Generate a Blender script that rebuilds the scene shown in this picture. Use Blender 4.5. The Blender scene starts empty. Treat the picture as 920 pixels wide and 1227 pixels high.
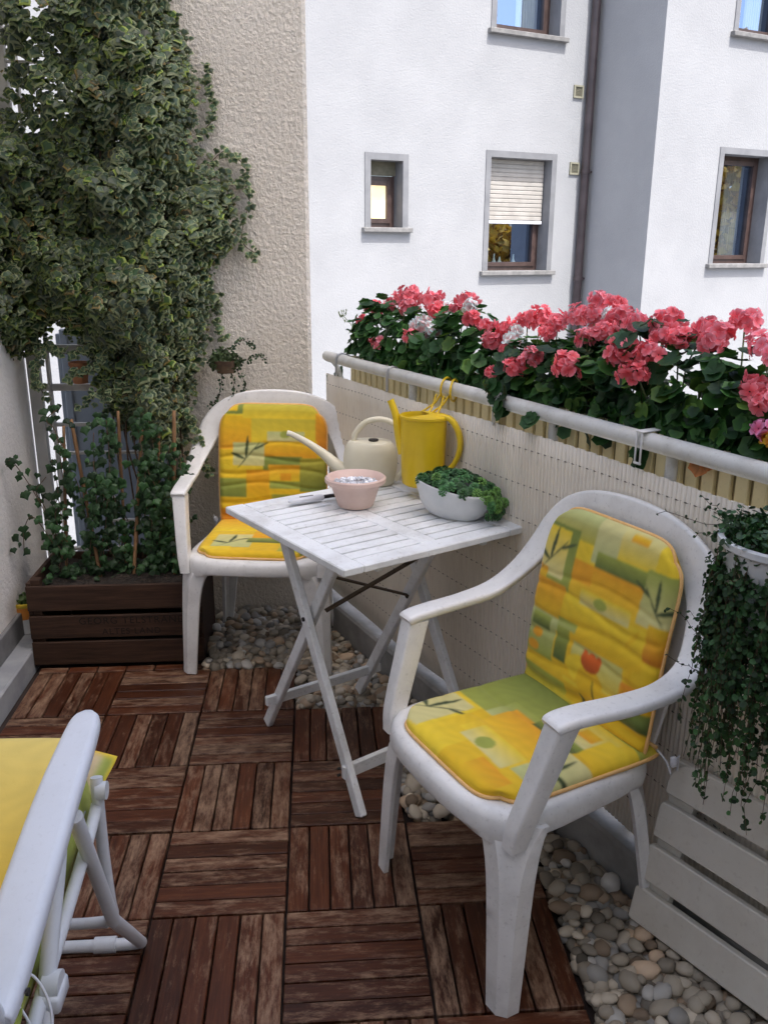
import bpy, math, random
import numpy as np
from mathutils import Vector, Matrix, noise

random.seed(7)
RNG = np.random.default_rng(11)
scene = bpy.context.scene
COL = scene.collection
R = math.radians

# ---------------------------------------------------------------- layout
CAM = np.array([0.391, -1.3208, 1.4355])
CF = np.array([0.0739442, 0.95331011, -0.29280043])
CR = np.array([0.99710886, -0.07582597, 0.00493424])
CU = np.array([0.01749802, 0.29231876, 0.95616085])
FPX = 1041.3
RD = np.array([-0.39721482, 0.91772566, 0.0])      # along the railing, away from the camera
RN = np.array([0.91772566, 0.39721482, 0.0])       # outward from the balcony
ZZ = np.array([0.0, 0.0, 1.0])
GROUND = -3.3

def W(n, s, z):
    """railing coordinates -> world"""
    return Vector(RN * n + RD * s + ZZ * z)

def ray(u, v):
    return CF + CR * (u - 460) / FPX - CU * (v - 613.5) / FPX

def on_rail_plane(u, v, n):
    d = ray(u, v); t = (n - CAM @ RN) / (d @ RN); return CAM + d * t

def on_y(u, v, y):
    d = ray(u, v); t = (y - CAM[1]) / d[1]; return CAM + d * t

# ---------------------------------------------------------------- tagging
def tag(o, label=None, cat=None, group=None, kind=None):
    if label: o['label'] = label
    if cat: o['category'] = cat
    if group: o['group'] = group
    if kind: o['kind'] = kind
    return o

def empty(name, loc=(0, 0, 0), rz=0.0):
    o = bpy.data.objects.new(name, None)
    o.empty_display_size = 0.1
    COL.objects.link(o)
    o.location = loc
    o.rotation_euler = (0, 0, rz)
    return o

def copy_tree(o, parent=None):
    c = o.copy(); COL.objects.link(c); c.parent = parent
    for ch in [x for x in bpy.data.objects if x.parent == o]:
        copy_tree(ch, c)
    return c

# ---------------------------------------------------------------- mesh builder
class MB:
    def __init__(self):
        self.v = []; self.f = []; self.c = None
    def add(self, verts, faces, M=None):
        b = len(self.v)
        if M is not None:
            verts = [M @ Vector(p) for p in verts]
        self.v += [tuple(p) for p in verts]
        self.f += [tuple(b + i for i in f) for f in faces]
        return self
    def box(self, c, s, M=None, bev=0.0, rot=None):
        """box with chamfered edges: centre c, full size s"""
        hx, hy, hz = s[0] / 2, s[1] / 2, s[2] / 2
        b = min(bev, hx * .9, hy * .9, hz * .9)
        T = Matrix.Translation(c)
        if rot is not None: T = T @ rot
        if M is not None: T = M @ T
        if b <= 0:
            vs = [(x * hx, y * hy, z * hz) for z in (-1, 1) for y in (-1, 1) for x in (-1, 1)]
            fs = [(0, 2, 3, 1), (4, 5, 7, 6), (0, 1, 5, 4), (2, 6, 7, 3), (0, 4, 6, 2), (1, 3, 7, 5)]
            return self.add(vs, fs, T)
        vs = []; idx = {}
        for sx in (-1, 1):
            for sy in (-1, 1):
                for sz in (-1, 1):
                    for a in range(3):
                        p = [sx * hx, sy * hy, sz * hz]
                        for k in range(3):
                            if k != a: p[k] -= (sx, sy, sz)[k] * b
                        idx[(sx, sy, sz, a)] = len(vs); vs.append(p)
        fs = []
        for a in range(3):
            o1, o2 = (a + 1) % 3, (a + 2) % 3
            for s_ in (-1, 1):
                q = []
                for (p1, p2) in ((-1, -1), (1, -1), (1, 1), (-1, 1)):
                    k = [0, 0, 0]; k[a] = s_; k[o1] = p1; k[o2] = p2
                    q.append(idx[(*k, a)])
                fs.append(tuple(q if s_ > 0 else q[::-1]))
            # edges along axis a
            for p1 in (-1, 1):
                for p2 in (-1, 1):
                    def K(sa, ax):
                        k = [0, 0, 0]; k[a] = sa; k[o1] = p1; k[o2] = p2
                        return idx[(*k, ax)]
                    q = [K(-1, o1), K(1, o1), K(1, o2), K(-1, o2)]
                    fs.append(tuple(q if p1 * p2 < 0 else q[::-1]))
        for sx in (-1, 1):
            for sy in (-1, 1):
                for sz in (-1, 1):
                    q = [idx[(sx, sy, sz, a)] for a in range(3)]
                    fs.append(tuple(q if sx * sy * sz > 0 else q[::-1]))
        return self.add(vs, fs, T)
    def beam(self, p0, p1, w, t, up=(0, 0, 1), bev=0.002, ext=0.0):
        """rectangular bar from p0 to p1; w across, t along 'up'-ish"""
        p0 = Vector(p0); p1 = Vector(p1)
        d = (p1 - p0); L = d.length; d.normalize()
        u = Vector(up); x = d.cross(u)
        if x.length < 1e-4: x = d.cross(Vector((1, 0, 0)))
        x.normalize(); y = x.cross(d).normalized()
        Mr = Matrix((x, d, y)).transposed().to_4x4()
        return self.box((p0 + p1) / 2, (w, L + ext, t), bev=bev, rot=Mr)
    def tube(self, pts, r, n=10, closed=False, caps=True, flat=None):
        """tube along points, r a number or list"""
        P = [Vector(p) for p in pts]; m = len(P)
        rr = r if hasattr(r, '__len__') else [r] * m
        tang = []
        for i in range(m):
            if closed: t = P[(i + 1) % m] - P[i - 1]
            else: t = P[min(i + 1, m - 1)] - P[max(i - 1, 0)]
            if t.length < 1e-9: t = Vector((0, 0, 1))
            tang.append(t.normalized())
        ref = Vector((0, 0, 1)) if abs(tang[0].z) < .9 else Vector((1, 0, 0))
        nx = tang[0].cross(ref).normalized()
        vs = []; fs = []
        for i in range(m):
            nx = (nx - tang[i] * nx.dot(tang[i]))
            if nx.length < 1e-6: nx = tang[i].orthogonal()
            nx.normalize(); ny = tang[i].cross(nx)
            for k in range(n):
                a = 2 * math.pi * k / n
                vs.append(P[i] + (nx * math.cos(a) + ny * math.sin(a)) * rr[i])
        seg = m if closed else m - 1
        for i in range(seg):
            for k in range(n):
                a, b = i * n + k, i * n + (k + 1) % n
                c, d = ((i + 1) % m) * n + (k + 1) % n, ((i + 1) % m) * n + k
                fs.append((a, b, c, d))
        if caps and not closed:
            fs.append(tuple(range(n))[::-1]); fs.append(tuple((m - 1) * n + k for k in range(n)))
        return self.add(vs, fs)
    def lathe(self, prof, n=40, M=None, sx=1.0, sy=1.0):
        vs = []; fs = []; m = len(prof)
        for r, z in prof:
            for k in range(n):
                a = 2 * math.pi * k / n
                vs.append((r * math.cos(a) * sx, r * math.sin(a) * sy, z))
        for i in range(m - 1):
            for k in range(n):
                fs.append((i * n + k, i * n + (k + 1) % n, (i + 1) * n + (k + 1) % n, (i + 1) * n + k))
        return self.add(vs, fs, M)
    def loft(self, rings, cap0=True, cap1=True):
        n = len(rings[0]); vs = [p for r_ in rings for p in r_]; fs = []
        for i in range(len(rings) - 1):
            for k in range(n):
                fs.append((i * n + k, i * n + (k + 1) % n, (i + 1) * n + (k + 1) % n, (i + 1) * n + k))
        if cap0: fs.append(tuple(range(n))[::-1])
        if cap1: fs.append(tuple((len(rings) - 1) * n + k for k in range(n)))
        return self.add(vs, fs)
    def build(self, name, mat, parent=None, smooth=None, loc=None, sub=0, bevel=0.0, solid=0.0, recalc=True):
        me = bpy.data.meshes.new(name)
        me.from_pydata(self.v, [], self.f); me.update()
        if recalc:
            import bmesh
            bm = bmesh.new(); bm.from_mesh(me)
            bmesh.ops.recalc_face_normals(bm, faces=bm.faces)
            bm.to_mesh(me); bm.free()
        me.materials.append(mat)
        if smooth is not None:
            me.polygons.foreach_set('use_smooth', [True] * len(me.polygons))
            if smooth < 180: me.set_sharp_from_angle(angle=R(smooth))
        o = bpy.data.objects.new(name, me); COL.objects.link(o); o.parent = parent
        if loc is not None: o.location = loc
        if solid:
            s = o.modifiers.new('s', 'SOLIDIFY'); s.thickness = solid; s.offset = 0
        if bevel:
            b = o.modifiers.new('b', 'BEVEL'); b.width = bevel; b.segments = 2; b.limit_method = 'ANGLE'; b.angle_limit = R(50)
        if sub:
            s = o.modifiers.new('u', 'SUBSURF'); s.levels = sub; s.render_levels = sub
        return o

def catmull(pts, n):
    """Catmull-Rom through tuples, n samples per span"""
    P = [np.array(p, float) for p in pts]; P = [2 * P[0] - P[1]] + P + [2 * P[-1] - P[-2]]
    out = []
    for i in range(1, len(P) - 2):
        for k in range(n):
            t = k / n
            out.append(.5 * ((2 * P[i]) + (-P[i - 1] + P[i + 1]) * t + (2 * P[i - 1] - 5 * P[i] + 4 * P[i + 1] - P[i + 2]) * t * t + (-P[i - 1] + 3 * P[i] - 3 * P[i + 1] + P[i + 2]) * t ** 3))
    out.append(P[-2]); return out

def rrect(c, a, b, k=4, r=.35):
    """rounded rectangle ring: centre c, half vectors a, b, corner radius r as share"""
    pts = []
    for (sx, sy, a0) in ((1, 1, 0), (-1, 1, 90), (-1, -1, 180), (1, -1, 270)):
        la, lb = np.linalg.norm(a), np.linalg.norm(b); rr = r * 2 * min(la, lb) * .5
        for j in range(k + 1):
            t = R(a0 + 90 * j / k)
            x = sx * (la - rr) + rr * math.cos(t); y = sy * (lb - rr) + rr * math.sin(t)
            pts.append(tuple(np.array(c) + a / la * x + b / lb * y))
    return pts

def mesh_np(name, verts, faces_flat, loop_tot, mat, parent=None, cols=None, smooth=False):
    me = bpy.data.meshes.new(name)
    nv = len(verts); nl = len(faces_flat); nf = len(loop_tot)
    me.vertices.add(nv); me.loops.add(nl); me.polygons.add(nf)
    me.vertices.foreach_set('co', np.asarray(verts, np.float32).ravel())
    me.loops.foreach_set('vertex_index', np.asarray(faces_flat, np.int32))
    st = np.concatenate([[0], np.cumsum(loop_tot)[:-1]]).astype(np.int32)
    me.polygons.foreach_set('loop_start', st)
    me.polygons.foreach_set('use_smooth', np.full(nf, smooth))
    me.update(calc_edges=True); me.validate()
    if cols is not None:
        at = me.color_attributes.new('Col', 'FLOAT_COLOR', 'POINT')
        c4 = np.ones((nv, 4), np.float32); c4[:, :3] = cols
        at.data.foreach_set('color', c4.ravel())
    me.materials.append(mat)
    o = bpy.data.objects.new(name, me); COL.objects.link(o); o.parent = parent
    return o

class Template:
    def __init__(self, verts, faces, cols=None):
        self.v = np.array(verts, float); self.f = faces
        self.flat = np.array([i for f in faces for i in f]); self.tot = np.array([len(f) for f in faces])
        self.c = np.array(cols, float) if cols is not None else None

def scatter(name, T, mats, tints, mat, parent=None, smooth=False):
    """T: Template or list of them; mats: (N,3,4); tints: (N,3) multiply"""
    Ts = T if isinstance(T, list) else [T]
    V = []; F = []; L = []; C = []; base = 0
    mats = np.asarray(mats); tints = np.asarray(tints)
    which = RNG.integers(0, len(Ts), len(mats))
    for k, t in enumerate(Ts):
        m = mats[which == k]; ti = tints[which == k]
        if len(m) == 0: continue
        v = np.einsum('nij,vj->nvi', m[:, :, :3], t.v) + m[:, None, :, 3]
        nv = len(t.v)
        V.append(v.reshape(-1, 3))
        F.append((t.flat[None, :] + base + (np.arange(len(m)) * nv)[:, None]).ravel())
        L.append(np.tile(t.tot, len(m)))
        cc = t.c if t.c is not None else np.ones((nv, 3))
        C.append((cc[None] * ti[:, None, :]).reshape(-1, 3))
        base += len(m) * nv
    return mesh_np(name, np.concatenate(V), np.concatenate(F), np.concatenate(L), mat, parent, np.concatenate(C), smooth)

def frame_mat(pos, normal, up, scale, roll=0.0):
    """matrix whose z is normal, y is 'up' projected; scale number or 3"""
    n = np.array(normal, float); n /= np.linalg.norm(n)
    u = np.array(up, float); u = u - n * (u @ n)
    if np.linalg.norm(u) < 1e-5: u = np.cross(n, [1, 0, 0.1])
    u /= np.linalg.norm(u); x = np.cross(u, n)
    if roll:
        c, s = math.cos(roll), math.sin(roll); x, u = x * c + u * s, u * c - x * s
    sc = np.ones(3) * scale
    M = np.zeros((3, 4)); M[:, 0] = x * sc[0]; M[:, 1] = u * sc[1]; M[:, 2] = n * sc[2]; M[:, 3] = pos
    return M

# ---------------------------------------------------------------- materials
MATS = {}
def new_mat(name):
    m = bpy.data.materials.new(name); m.use_nodes = True
    nt = m.node_tree; nt.nodes.clear()
    out = nt.nodes.new('ShaderNodeOutputMaterial'); bs = nt.nodes.new('ShaderNodeBsdfPrincipled')
    nt.links.new(bs.outputs[0], out.inputs[0])
    MATS[name] = m
    return m, nt, bs, out

def N(nt, t, **kw):
    n = nt.nodes.new(t)
    for k, v in kw.items():
        if k.startswith('i_'):
            key = k[2:]; n.inputs[int(key) if key.isdigit() else key.replace('_', ' ')].default_value = v
        else: setattr(n, k, v)
    return n

def ramp(nt, stops, interp='LINEAR'):
    r = nt.nodes.new('ShaderNodeValToRGB'); cr = r.color_ramp; cr.interpolation = interp
    while len(cr.elements) > 1: cr.elements.remove(cr.elements[-1])
    cr.elements[0].position = stops[0][0]; cr.elements[0].color = (*stops[0][1], 1)
    for p, c in stops[1:]:
        e = cr.elements.new(p); e.color = (*c, 1)
    return r

def noisy(name, c1, c2, scale=6, rough=.5, bump=0.0, bscale=80, spec=.5, detail=5, lo=.35, hi=.65, sub=0.0, coords='Object', bdist=.002, stretch=None, metallic=0.0):
    m, nt, bs, out = new_mat(name); L = nt.links.new
    tc = N(nt, 'ShaderNodeTexCoord'); src = tc.outputs[coords]
    if stretch:
        mp = N(nt, 'ShaderNodeMapping'); mp.inputs['Scale'].default_value = stretch; L(src, mp.inputs[0]); src = mp.outputs[0]
    n1 = N(nt, 'ShaderNodeTexNoise', i_Scale=scale, i_Detail=detail, i_Roughness=.6); L(src, n1.inputs['Vector'])
    rp = ramp(nt, [(lo, c1), (hi, c2)]); L(n1.outputs[0], rp.inputs[0]); L(rp.outputs[0], bs.inputs['Base Color'])
    bs.inputs['Roughness'].default_value = rough; bs.inputs['Specular IOR Level'].default_value = spec
    bs.inputs['Metallic'].default_value = metallic
    if sub: bs.inputs['Subsurface Weight'].default_value = sub; bs.inputs['Subsurface Radius'].default_value = (.01, .01, .008); 
    if bump:
        n2 = N(nt, 'ShaderNodeTexNoise', i_Scale=bscale, i_Detail=4.0); L(src, n2.inputs['Vector'])
        b = N(nt, 'ShaderNodeBump', i_Strength=bump, i_Distance=bdist); L(n2.outputs[0], b.inputs['Height']); L(b.outputs[0], bs.inputs['Normal'])
    return m

def leafy(name, rough=.45, trans=.25, spec=.4, var=.25):
    """colour comes from the mesh's own per-leaf colour"""
    m, nt, bs, out = new_mat(name); L = nt.links.new
    at = N(nt, 'ShaderNodeAttribute', attribute_name='Col')
    g = N(nt, 'ShaderNodeNewGeometry')
    mr = N(nt, 'ShaderNodeMapRange'); mr.inputs[3].default_value = 1 - var; mr.inputs[4].default_value = 1 + var
    L(g.outputs['Random Per Island'], mr.inputs[0])
    hs = N(nt, 'ShaderNodeHueSaturation'); L(at.outputs['Color'], hs.inputs['Color']); L(mr.outputs[0], hs.inputs['Value'])
    L(hs.outputs[0], bs.inputs['Base Color'])
    bs.inputs['Roughness'].default_value = rough; bs.inputs['Specular IOR Level'].default_value = spec
    if trans:
        tr = N(nt, 'ShaderNodeBsdfTranslucent'); L(hs.outputs[0], tr.inputs[0])
        mx = N(nt, 'ShaderNodeMixShader', i_0=trans); L(bs.outputs[0], mx.inputs[1]); L(tr.outputs[0], mx.inputs[2]); L(mx.outputs[0], out.inputs[0])
    return m

def painted_cloth(name, rough=.8):
    m, nt, bs, out = new_mat(name); L = nt.links.new
    at = N(nt, 'ShaderNodeAttribute', attribute_name='Col'); L(at.outputs['Color'], bs.inputs['Base Color'])
    tc = N(nt, 'ShaderNodeTexCoord')
    bs.inputs['Roughness'].default_value = rough; bs.inputs['Specular IOR Level'].default_value = .25
    bs.inputs['Sheen Weight'].default_value = .15
    n2 = N(nt, 'ShaderNodeTexNoise', i_Scale=26.0, i_Detail=5.0); L(tc.outputs['Object'], n2.inputs['Vector'])
    wv = N(nt, 'ShaderNodeTexNoise', i_Scale=900.0, i_Detail=1.0); L(tc.outputs['Object'], wv.inputs['Vector'])
    b1 = N(nt, 'ShaderNodeBump', i_Strength=.35, i_Distance=.006); L(n2.outputs[0], b1.inputs['Height'])
    b2 = N(nt, 'ShaderNodeBump', i_Strength=.25, i_Distance=.0006); L(wv.outputs[0], b2.inputs['Height']); L(b1.outputs[0], b2.inputs['Normal'])
    L(b2.outputs[0], bs.inputs['Normal'])
    return m

def dirty_white(name, base=(.74, .75, .76), dirt=(.50, .49, .46), rough=.38, amount=.5, bump=.08, bscale=350, scale=9, stretch=None):
    """light plastic or paint with faint grime in blotches and fine speckles"""
    m, nt, bs, out = new_mat(name); L = nt.links.new
    tc = N(nt, 'ShaderNodeTexCoord'); src = tc.outputs['Object']
    if stretch:
        mp = N(nt, 'ShaderNodeMapping'); mp.inputs['Scale'].default_value = stretch; L(src, mp.inputs[0]); src = mp.outputs[0]
    n1 = N(nt, 'ShaderNodeTexNoise', i_Scale=float(scale), i_Detail=8.0, i_Roughness=.65); L(src, n1.inputs['Vector'])
    n2 = N(nt, 'ShaderNodeTexNoise', i_Scale=scale * 14.0, i_Detail=3.0); L(src, n2.inputs['Vector'])
    r1 = ramp(nt, [(.45, (0, 0, 0)), (.75, (1, 1, 1))]); L(n1.outputs[0], r1.inputs[0])
    r2 = ramp(nt, [(.60, (0, 0, 0)), (.72, (.6, .6, .6))]); L(n2.outputs[0], r2.inputs[0])
    ad = N(nt, 'ShaderNodeMath', operation='ADD', use_clamp=True); L(r1.outputs[0], ad.inputs[0]); L(r2.outputs[0], ad.inputs[1])
    mu = N(nt, 'ShaderNodeMath', operation='MULTIPLY'); mu.inputs[1].default_value = amount; L(ad.outputs[0], mu.inputs[0])
    mx = N(nt, 'ShaderNodeMix', data_type='RGBA'); L(mu.outputs[0], mx.inputs[0]); mx.inputs[6].default_value = (*base, 1); mx.inputs[7].default_value = (*dirt, 1)
    L(mx.outputs[2], bs.inputs['Base Color'])
    rr = N(nt, 'ShaderNodeMapRange'); rr.inputs[3].default_value = rough - .06; rr.inputs[4].default_value = rough + .2; L(n1.outputs[0], rr.inputs[0]); L(rr.outputs[0], bs.inputs['Roughness'])
    n3 = N(nt, 'ShaderNodeTexNoise', i_Scale=float(bscale), i_Detail=2.0); L(tc.outputs['Object'], n3.inputs['Vector'])
    b = N(nt, 'ShaderNodeBump', i_Strength=bump, i_Distance=.001); L(n3.outputs[0], b.inputs['Height']); L(b.outputs[0], bs.inputs['Normal'])
    return m

def stucco(name, c1, c2, scale=45, strength=.9, dist=.012, aniso=(1, 1, 1), fine=True):
    m, nt, bs, out = new_mat(name); L = nt.links.new
    tc = N(nt, 'ShaderNodeTexCoord')
    mp = N(nt, 'ShaderNodeMapping'); mp.inputs['Scale'].default_value = aniso; L(tc.outputs['Object'], mp.inputs[0])
    n0 = N(nt, 'ShaderNodeTexNoise', i_Scale=1.6, i_Detail=6.0, i_Roughness=.6); L(tc.outputs['Object'], n0.inputs['Vector'])
    rp = ramp(nt, [(.3, c1), (.7, c2)]); L(n0.outputs[0], rp.inputs[0])
    L(rp.outputs[0], bs.inputs['Base Color']); bs.inputs['Roughness'].default_value = .95; bs.inputs['Specular IOR Level'].default_value = .15
    n1 = N(nt, 'ShaderNodeTexNoise', i_Scale=float(scale), i_Detail=5.0, i_Roughness=.62, i_Distortion=.15); L(mp.outputs[0], n1.inputs['Vector'])
    r1 = ramp(nt, [(.32, (0, 0, 0)), (.70, (1, 1, 1))]); L(n1.outputs[0], r1.inputs[0])
    n2 = N(nt, 'ShaderNodeTexNoise', i_Scale=scale * 5.0, i_Detail=2.0); L(mp.outputs[0], n2.inputs['Vector'])
    ma = N(nt, 'ShaderNodeMath', operation='MULTIPLY_ADD'); ma.inputs[1].default_value = .25; L(n2.outputs[0], ma.inputs[0]); L(r1.outputs[0], ma.inputs[2])
    b = N(nt, 'ShaderNodeBump', i_Strength=strength, i_Distance=dist); L(ma.outputs[0], b.inputs['Height']); L(b.outputs[0], bs.inputs['Normal'])
    return m

def deck_wood():
    m, nt, bs, out = new_mat('deck_wood'); L = nt.links.new
    at = N(nt, 'ShaderNodeAttribute', attribute_name='Col')      # r: random per slat, g: 0/1 grain direction
    sep = N(nt, 'ShaderNodeSeparateColor'); L(at.outputs['Color'], sep.inputs[0])
    tc = N(nt, 'ShaderNodeTexCoord')
    sx = N(nt, 'ShaderNodeSeparateXYZ'); L(tc.outputs['Object'], sx.inputs[0])
    # swap axes so grain runs along the slat
    gx = N(nt, 'ShaderNodeMix', data_type='FLOAT'); L(sep.outputs[1], gx.inputs[0]); L(sx.outputs[0], gx.inputs[2]); L(sx.outputs[1], gx.inputs[3])
    gy = N(nt, 'ShaderNodeMix', data_type='FLOAT'); L(sep.outputs[1], gy.inputs[0]); L(sx.outputs[1], gy.inputs[2]); L(sx.outputs[0], gy.inputs[3])
    cb = N(nt, 'ShaderNodeCombineXYZ'); L(gx.outputs[0], cb.inputs[0]); L(gy.outputs[0], cb.inputs[1])
    rz = N(nt, 'ShaderNodeMath', operation='MULTIPLY'); rz.inputs[1].default_value = 37.0; L(sep.outputs[0], rz.inputs[0]); L(rz.outputs[0], cb.inputs[2])
    m1 = N(nt, 'ShaderNodeMapping'); m1.inputs['Scale'].default_value = (5, 70, 1); L(cb.outputs[0], m1.inputs[0])
    grain = N(nt, 'ShaderNodeTexNoise', i_Scale=1.6, i_Detail=8.0, i_Roughness=.7, i_Distortion=.4); L(m1.outputs[0], grain.inputs['Vector'])
    m2 = N(nt, 'ShaderNodeMapping'); m2.inputs['Scale'].default_value = (9, 30, 1); L(cb.outputs[0], m2.inputs[0])
    worn = N(nt, 'ShaderNodeTexNoise', i_Scale=1.5, i_Detail=12.0, i_Roughness=.80); L(m2.outputs[0], worn.inputs['Vector'])
    big = N(nt, 'ShaderNodeTexNoise', i_Scale=1.7, i_Detail=3.0); L(tc.outputs['Object'], big.inputs['Vector'])
    wood = ramp(nt, [(.22, (.022, .0062, .0024)), (.5, (.066, .0190, .0072)), (.78, (.118, .039, .0155))]); L(grain.outputs[0], wood.inputs[0])
    hs = N(nt, 'ShaderNodeHueSaturation'); L(wood.outputs[0], hs.inputs['Color'])
    mr = N(nt, 'ShaderNodeMapRange'); mr.inputs[3].default_value = .6; mr.inputs[4].default_value = 1.45; L(sep.outputs[0], mr.inputs[0]); L(mr.outputs[0], hs.inputs['Value'])
    # bleached wear: worn noise + slat random + big patches
    a1 = N(nt, 'ShaderNodeMath', operation='MULTIPLY_ADD'); a1.inputs[1].default_value = .16; L(sep.outputs[2], a1.inputs[0]); L(worn.outputs[0], a1.inputs[2])
    a2 = N(nt, 'ShaderNodeMath', operation='MULTIPLY_ADD'); a2.inputs[1].default_value = .30; L(big.outputs[0], a2.inputs[0]); L(a1.outputs[0], a2.inputs[2])
    a3 = N(nt, 'ShaderNodeMath', operation='MULTIPLY_ADD'); a3.inputs[1].default_value = .16; L(grain.outputs[0], a3.inputs[0]); L(a2.outputs[0], a3.inputs[2])
    wr = ramp(nt, [(.79, (0, 0, 0)), (.90, (.45, .45, .45)), (1.0, (.95, .95, .95))]); L(a3.outputs[0], wr.inputs[0])
    mx = N(nt, 'ShaderNodeMix', data_type='RGBA'); L(wr.outputs[0], mx.inputs[0]); L(hs.outputs[0], mx.inputs[6]); mx.inputs[7].default_value = (.32, .205, .13, 1)
    L(mx.outputs[2], bs.inputs['Base Color']); 
    rr = N(nt, 'ShaderNodeMapRange'); rr.inputs[3].default_value = .42; rr.inputs[4].default_value = .75; L(wr.outputs[0], rr.inputs[0]); L(rr.outputs[0], bs.inputs['Roughness'])
    bs.inputs['Specular IOR Level'].default_value = .35
    b = N(nt, 'ShaderNodeBump', i_Strength=.5, i_Distance=.0015); L(grain.outputs[0], b.inputs['Height']); L(b.outputs[0], bs.inputs['Normal'])
    return m

def wood_plain(name, c1, c2, stretch=(4, 60, 60), rough=.7):
    m, nt, bs, out = new_mat(name); L = nt.links.new
    tc = N(nt, 'ShaderNodeTexCoord'); mp = N(nt, 'ShaderNodeMapping'); mp.inputs['Scale'].default_value = stretch; L(tc.outputs['Object'], mp.inputs[0])
    n1 = N(nt, 'ShaderNodeTexNoise', i_Scale=1.5, i_Detail=8.0, i_Roughness=.7, i_Distortion=.5); L(mp.outputs[0], n1.inputs['Vector'])
    rp = ramp(nt, [(.3, c1), (.7, c2)]); L(n1.outputs[0], rp.inputs[0]); L(rp.outputs[0], bs.inputs['Base Color'])
    bs.inputs['Roughness'].default_value = rough; bs.inputs['Specular IOR Level'].default_value = .3
    b = N(nt, 'ShaderNodeBump', i_Strength=.5, i_Distance=.0015); L(n1.outputs[0], b.inputs['Height']); L(b.outputs[0], bs.inputs['Normal'])
    return m

def pane_mat(name='window_glass', refl=.45):
    m, nt, bs, out = new_mat(name); L = nt.links.new
    nt.nodes.remove(bs)
    gl = N(nt, 'ShaderNodeBsdfGlossy', i_Roughness=.01); gl.inputs['Color'].default_value = (.50, .66, .95, 1)  # blue of the mirrored sky deepened through the reflection tint
    tr = N(nt, 'ShaderNodeBsdfTransparent'); tr.inputs['Color'].default_value = (.8, .85, .85, 1)
    mx = N(nt, 'ShaderNodeMixShader', i_0=refl); L(tr.outputs[0], mx.inputs[1]); L(gl.outputs[0], mx.inputs[2]); L(mx.outputs[0], out.inputs[0])
    return m

deck_wood()
stucco('house_stucco', (.72, .655, .55), (.82, .755, .65), scale=70, strength=1.0, dist=.0075, aniso=(1, 1, .8))
stucco('left_stucco', (.76, .72, .66), (.84, .80, .74), scale=60, strength=.6, dist=.005)
stucco('far_render', (.295, .302, .312), (.335, .342, .352), scale=50, strength=.30, dist=.008)
dirty_white('chair_plastic', (.83, .825, .80), (.47, .46, .44), rough=.25, amount=.55, bump=.10, bscale=420)
dirty_white('white_paint', (.76, .78, .79), (.42, .41, .38), rough=.45, amount=.5, bump=.3, bscale=160, scale=7)
dirty_white('table_paint', (.83, .85, .85), (.40, .39, .36), rough=.42, amount=.6, bump=.35, bscale=120, scale=8)
dirty_white('panel_paint', (.68, .645, .56), (.46, .41, .33), rough=.55, amount=.45, bump=.2, bscale=200, scale=6)
dirty_white('rail_paint', (.66, .66, .62), (.36, .34, .28), rough=.4, amount=.55, bump=.3, bscale=90, scale=12)
dirty_white('arm_plastic', (.66, .69, .74), (.47, .48, .50), rough=.30, amount=.3, bump=.12, bscale=500)
dirty_white('tube_paint', (.66, .69, .72), (.45, .46, .47), rough=.32, amount=.3, bump=.05, bscale=300)
dirty_white('reed_plastic', (.82, .75, .63), (.60, .52, .40), rough=.6, amount=.5, bump=.25, bscale=150, scale=5, stretch=(1, 1, .35))
dirty_white('cream_slat', (.86, .75, .44), (.60, .50, .28), rough=.5, amount=.45, bump=.2, bscale=90, scale=8)
noisy('box_back', (.36, .29, .15), (.46, .38, .22), rough=.7)
noisy('thread', (.07, .055, .04), (.12, .10, .08), rough=.9)
noisy('concrete', (.23, .225, .21), (.36, .35, .33), scale=9, rough=.9, bump=.5, bscale=120)
noisy('step_concrete', (.28, .29, .30), (.40, .41, .41), scale=7, rough=.85, bump=.4, bscale=160)
noisy('under_deck', (.03, .02, .016), (.05, .035, .03), rough=.95)
noisy('soil', (.010, .008, .006), (.035, .025, .018), scale=60, rough=1, bump=1, bscale=90, bdist=.01)
wood_plain('crate_wood', (.020, .0105, .006), (.072, .036, .021))
wood_plain('brace_wood', (.05, .035, .022), (.12, .085, .055), stretch=(30, 30, 30))
wood_plain('bamboo', (.15, .08, .038), (.30, .17, .08), stretch=(40, 40, 6))
wood_plain('dark_post', (.012, .010, .009), (.03, .025, .022), stretch=(30, 30, 4))
noisy('trellis_paint', (.34, .33, .30), (.48, .47, .44), rough=.6, bump=.3)
noisy('bluegrey_panel', (.09, .11, .13), (.12, .14, .165), scale=3, rough=.5)
noisy('piping', (.80, .46, .16), (.86, .54, .22), scale=60, rough=.8)
noisy('ceramic_white', (.60, .615, .61), (.70, .71, .70), scale=14, rough=.42, bump=.25, bscale=60)
noisy('pink_clay', (.66, .47, .40), (.74, .56, .48), scale=12, rough=.5, bump=.15, bscale=120, sub=.0)
noisy('cream_plastic', (.70, .65, .48), (.77, .72, .56), scale=7, rough=.33, bump=.08, bscale=120)
noisy('yellow_plastic', (.68, .46, .010), (.82, .58, .016), scale=6, rough=.36, bump=.12, bscale=90)
noisy('dark_hole', (.02, .018, .015), (.035, .03, .025), rough=.9)
noisy('black_plastic', (.012, .012, .013), (.02, .02, .022), rough=.4)
noisy('blade_white', (.66, .67, .70), (.76, .77, .80), rough=.35)
noisy('white_stone', (.62, .63, .64), (.85, .86, .87), scale=30, rough=.5)
noisy('orange_glaze', (.55, .19, .03), (.75, .30, .05), scale=20, rough=.35)
noisy('yellow_glaze', (.70, .50, .04), (.80, .58, .06), scale=20, rough=.35)
noisy('terracotta', (.30, .12, .05), (.42, .18, .08), scale=20, rough=.8)
noisy('stem_brown', (.06, .035, .02), (.13, .08, .045), scale=40, rough=.85)
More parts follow.
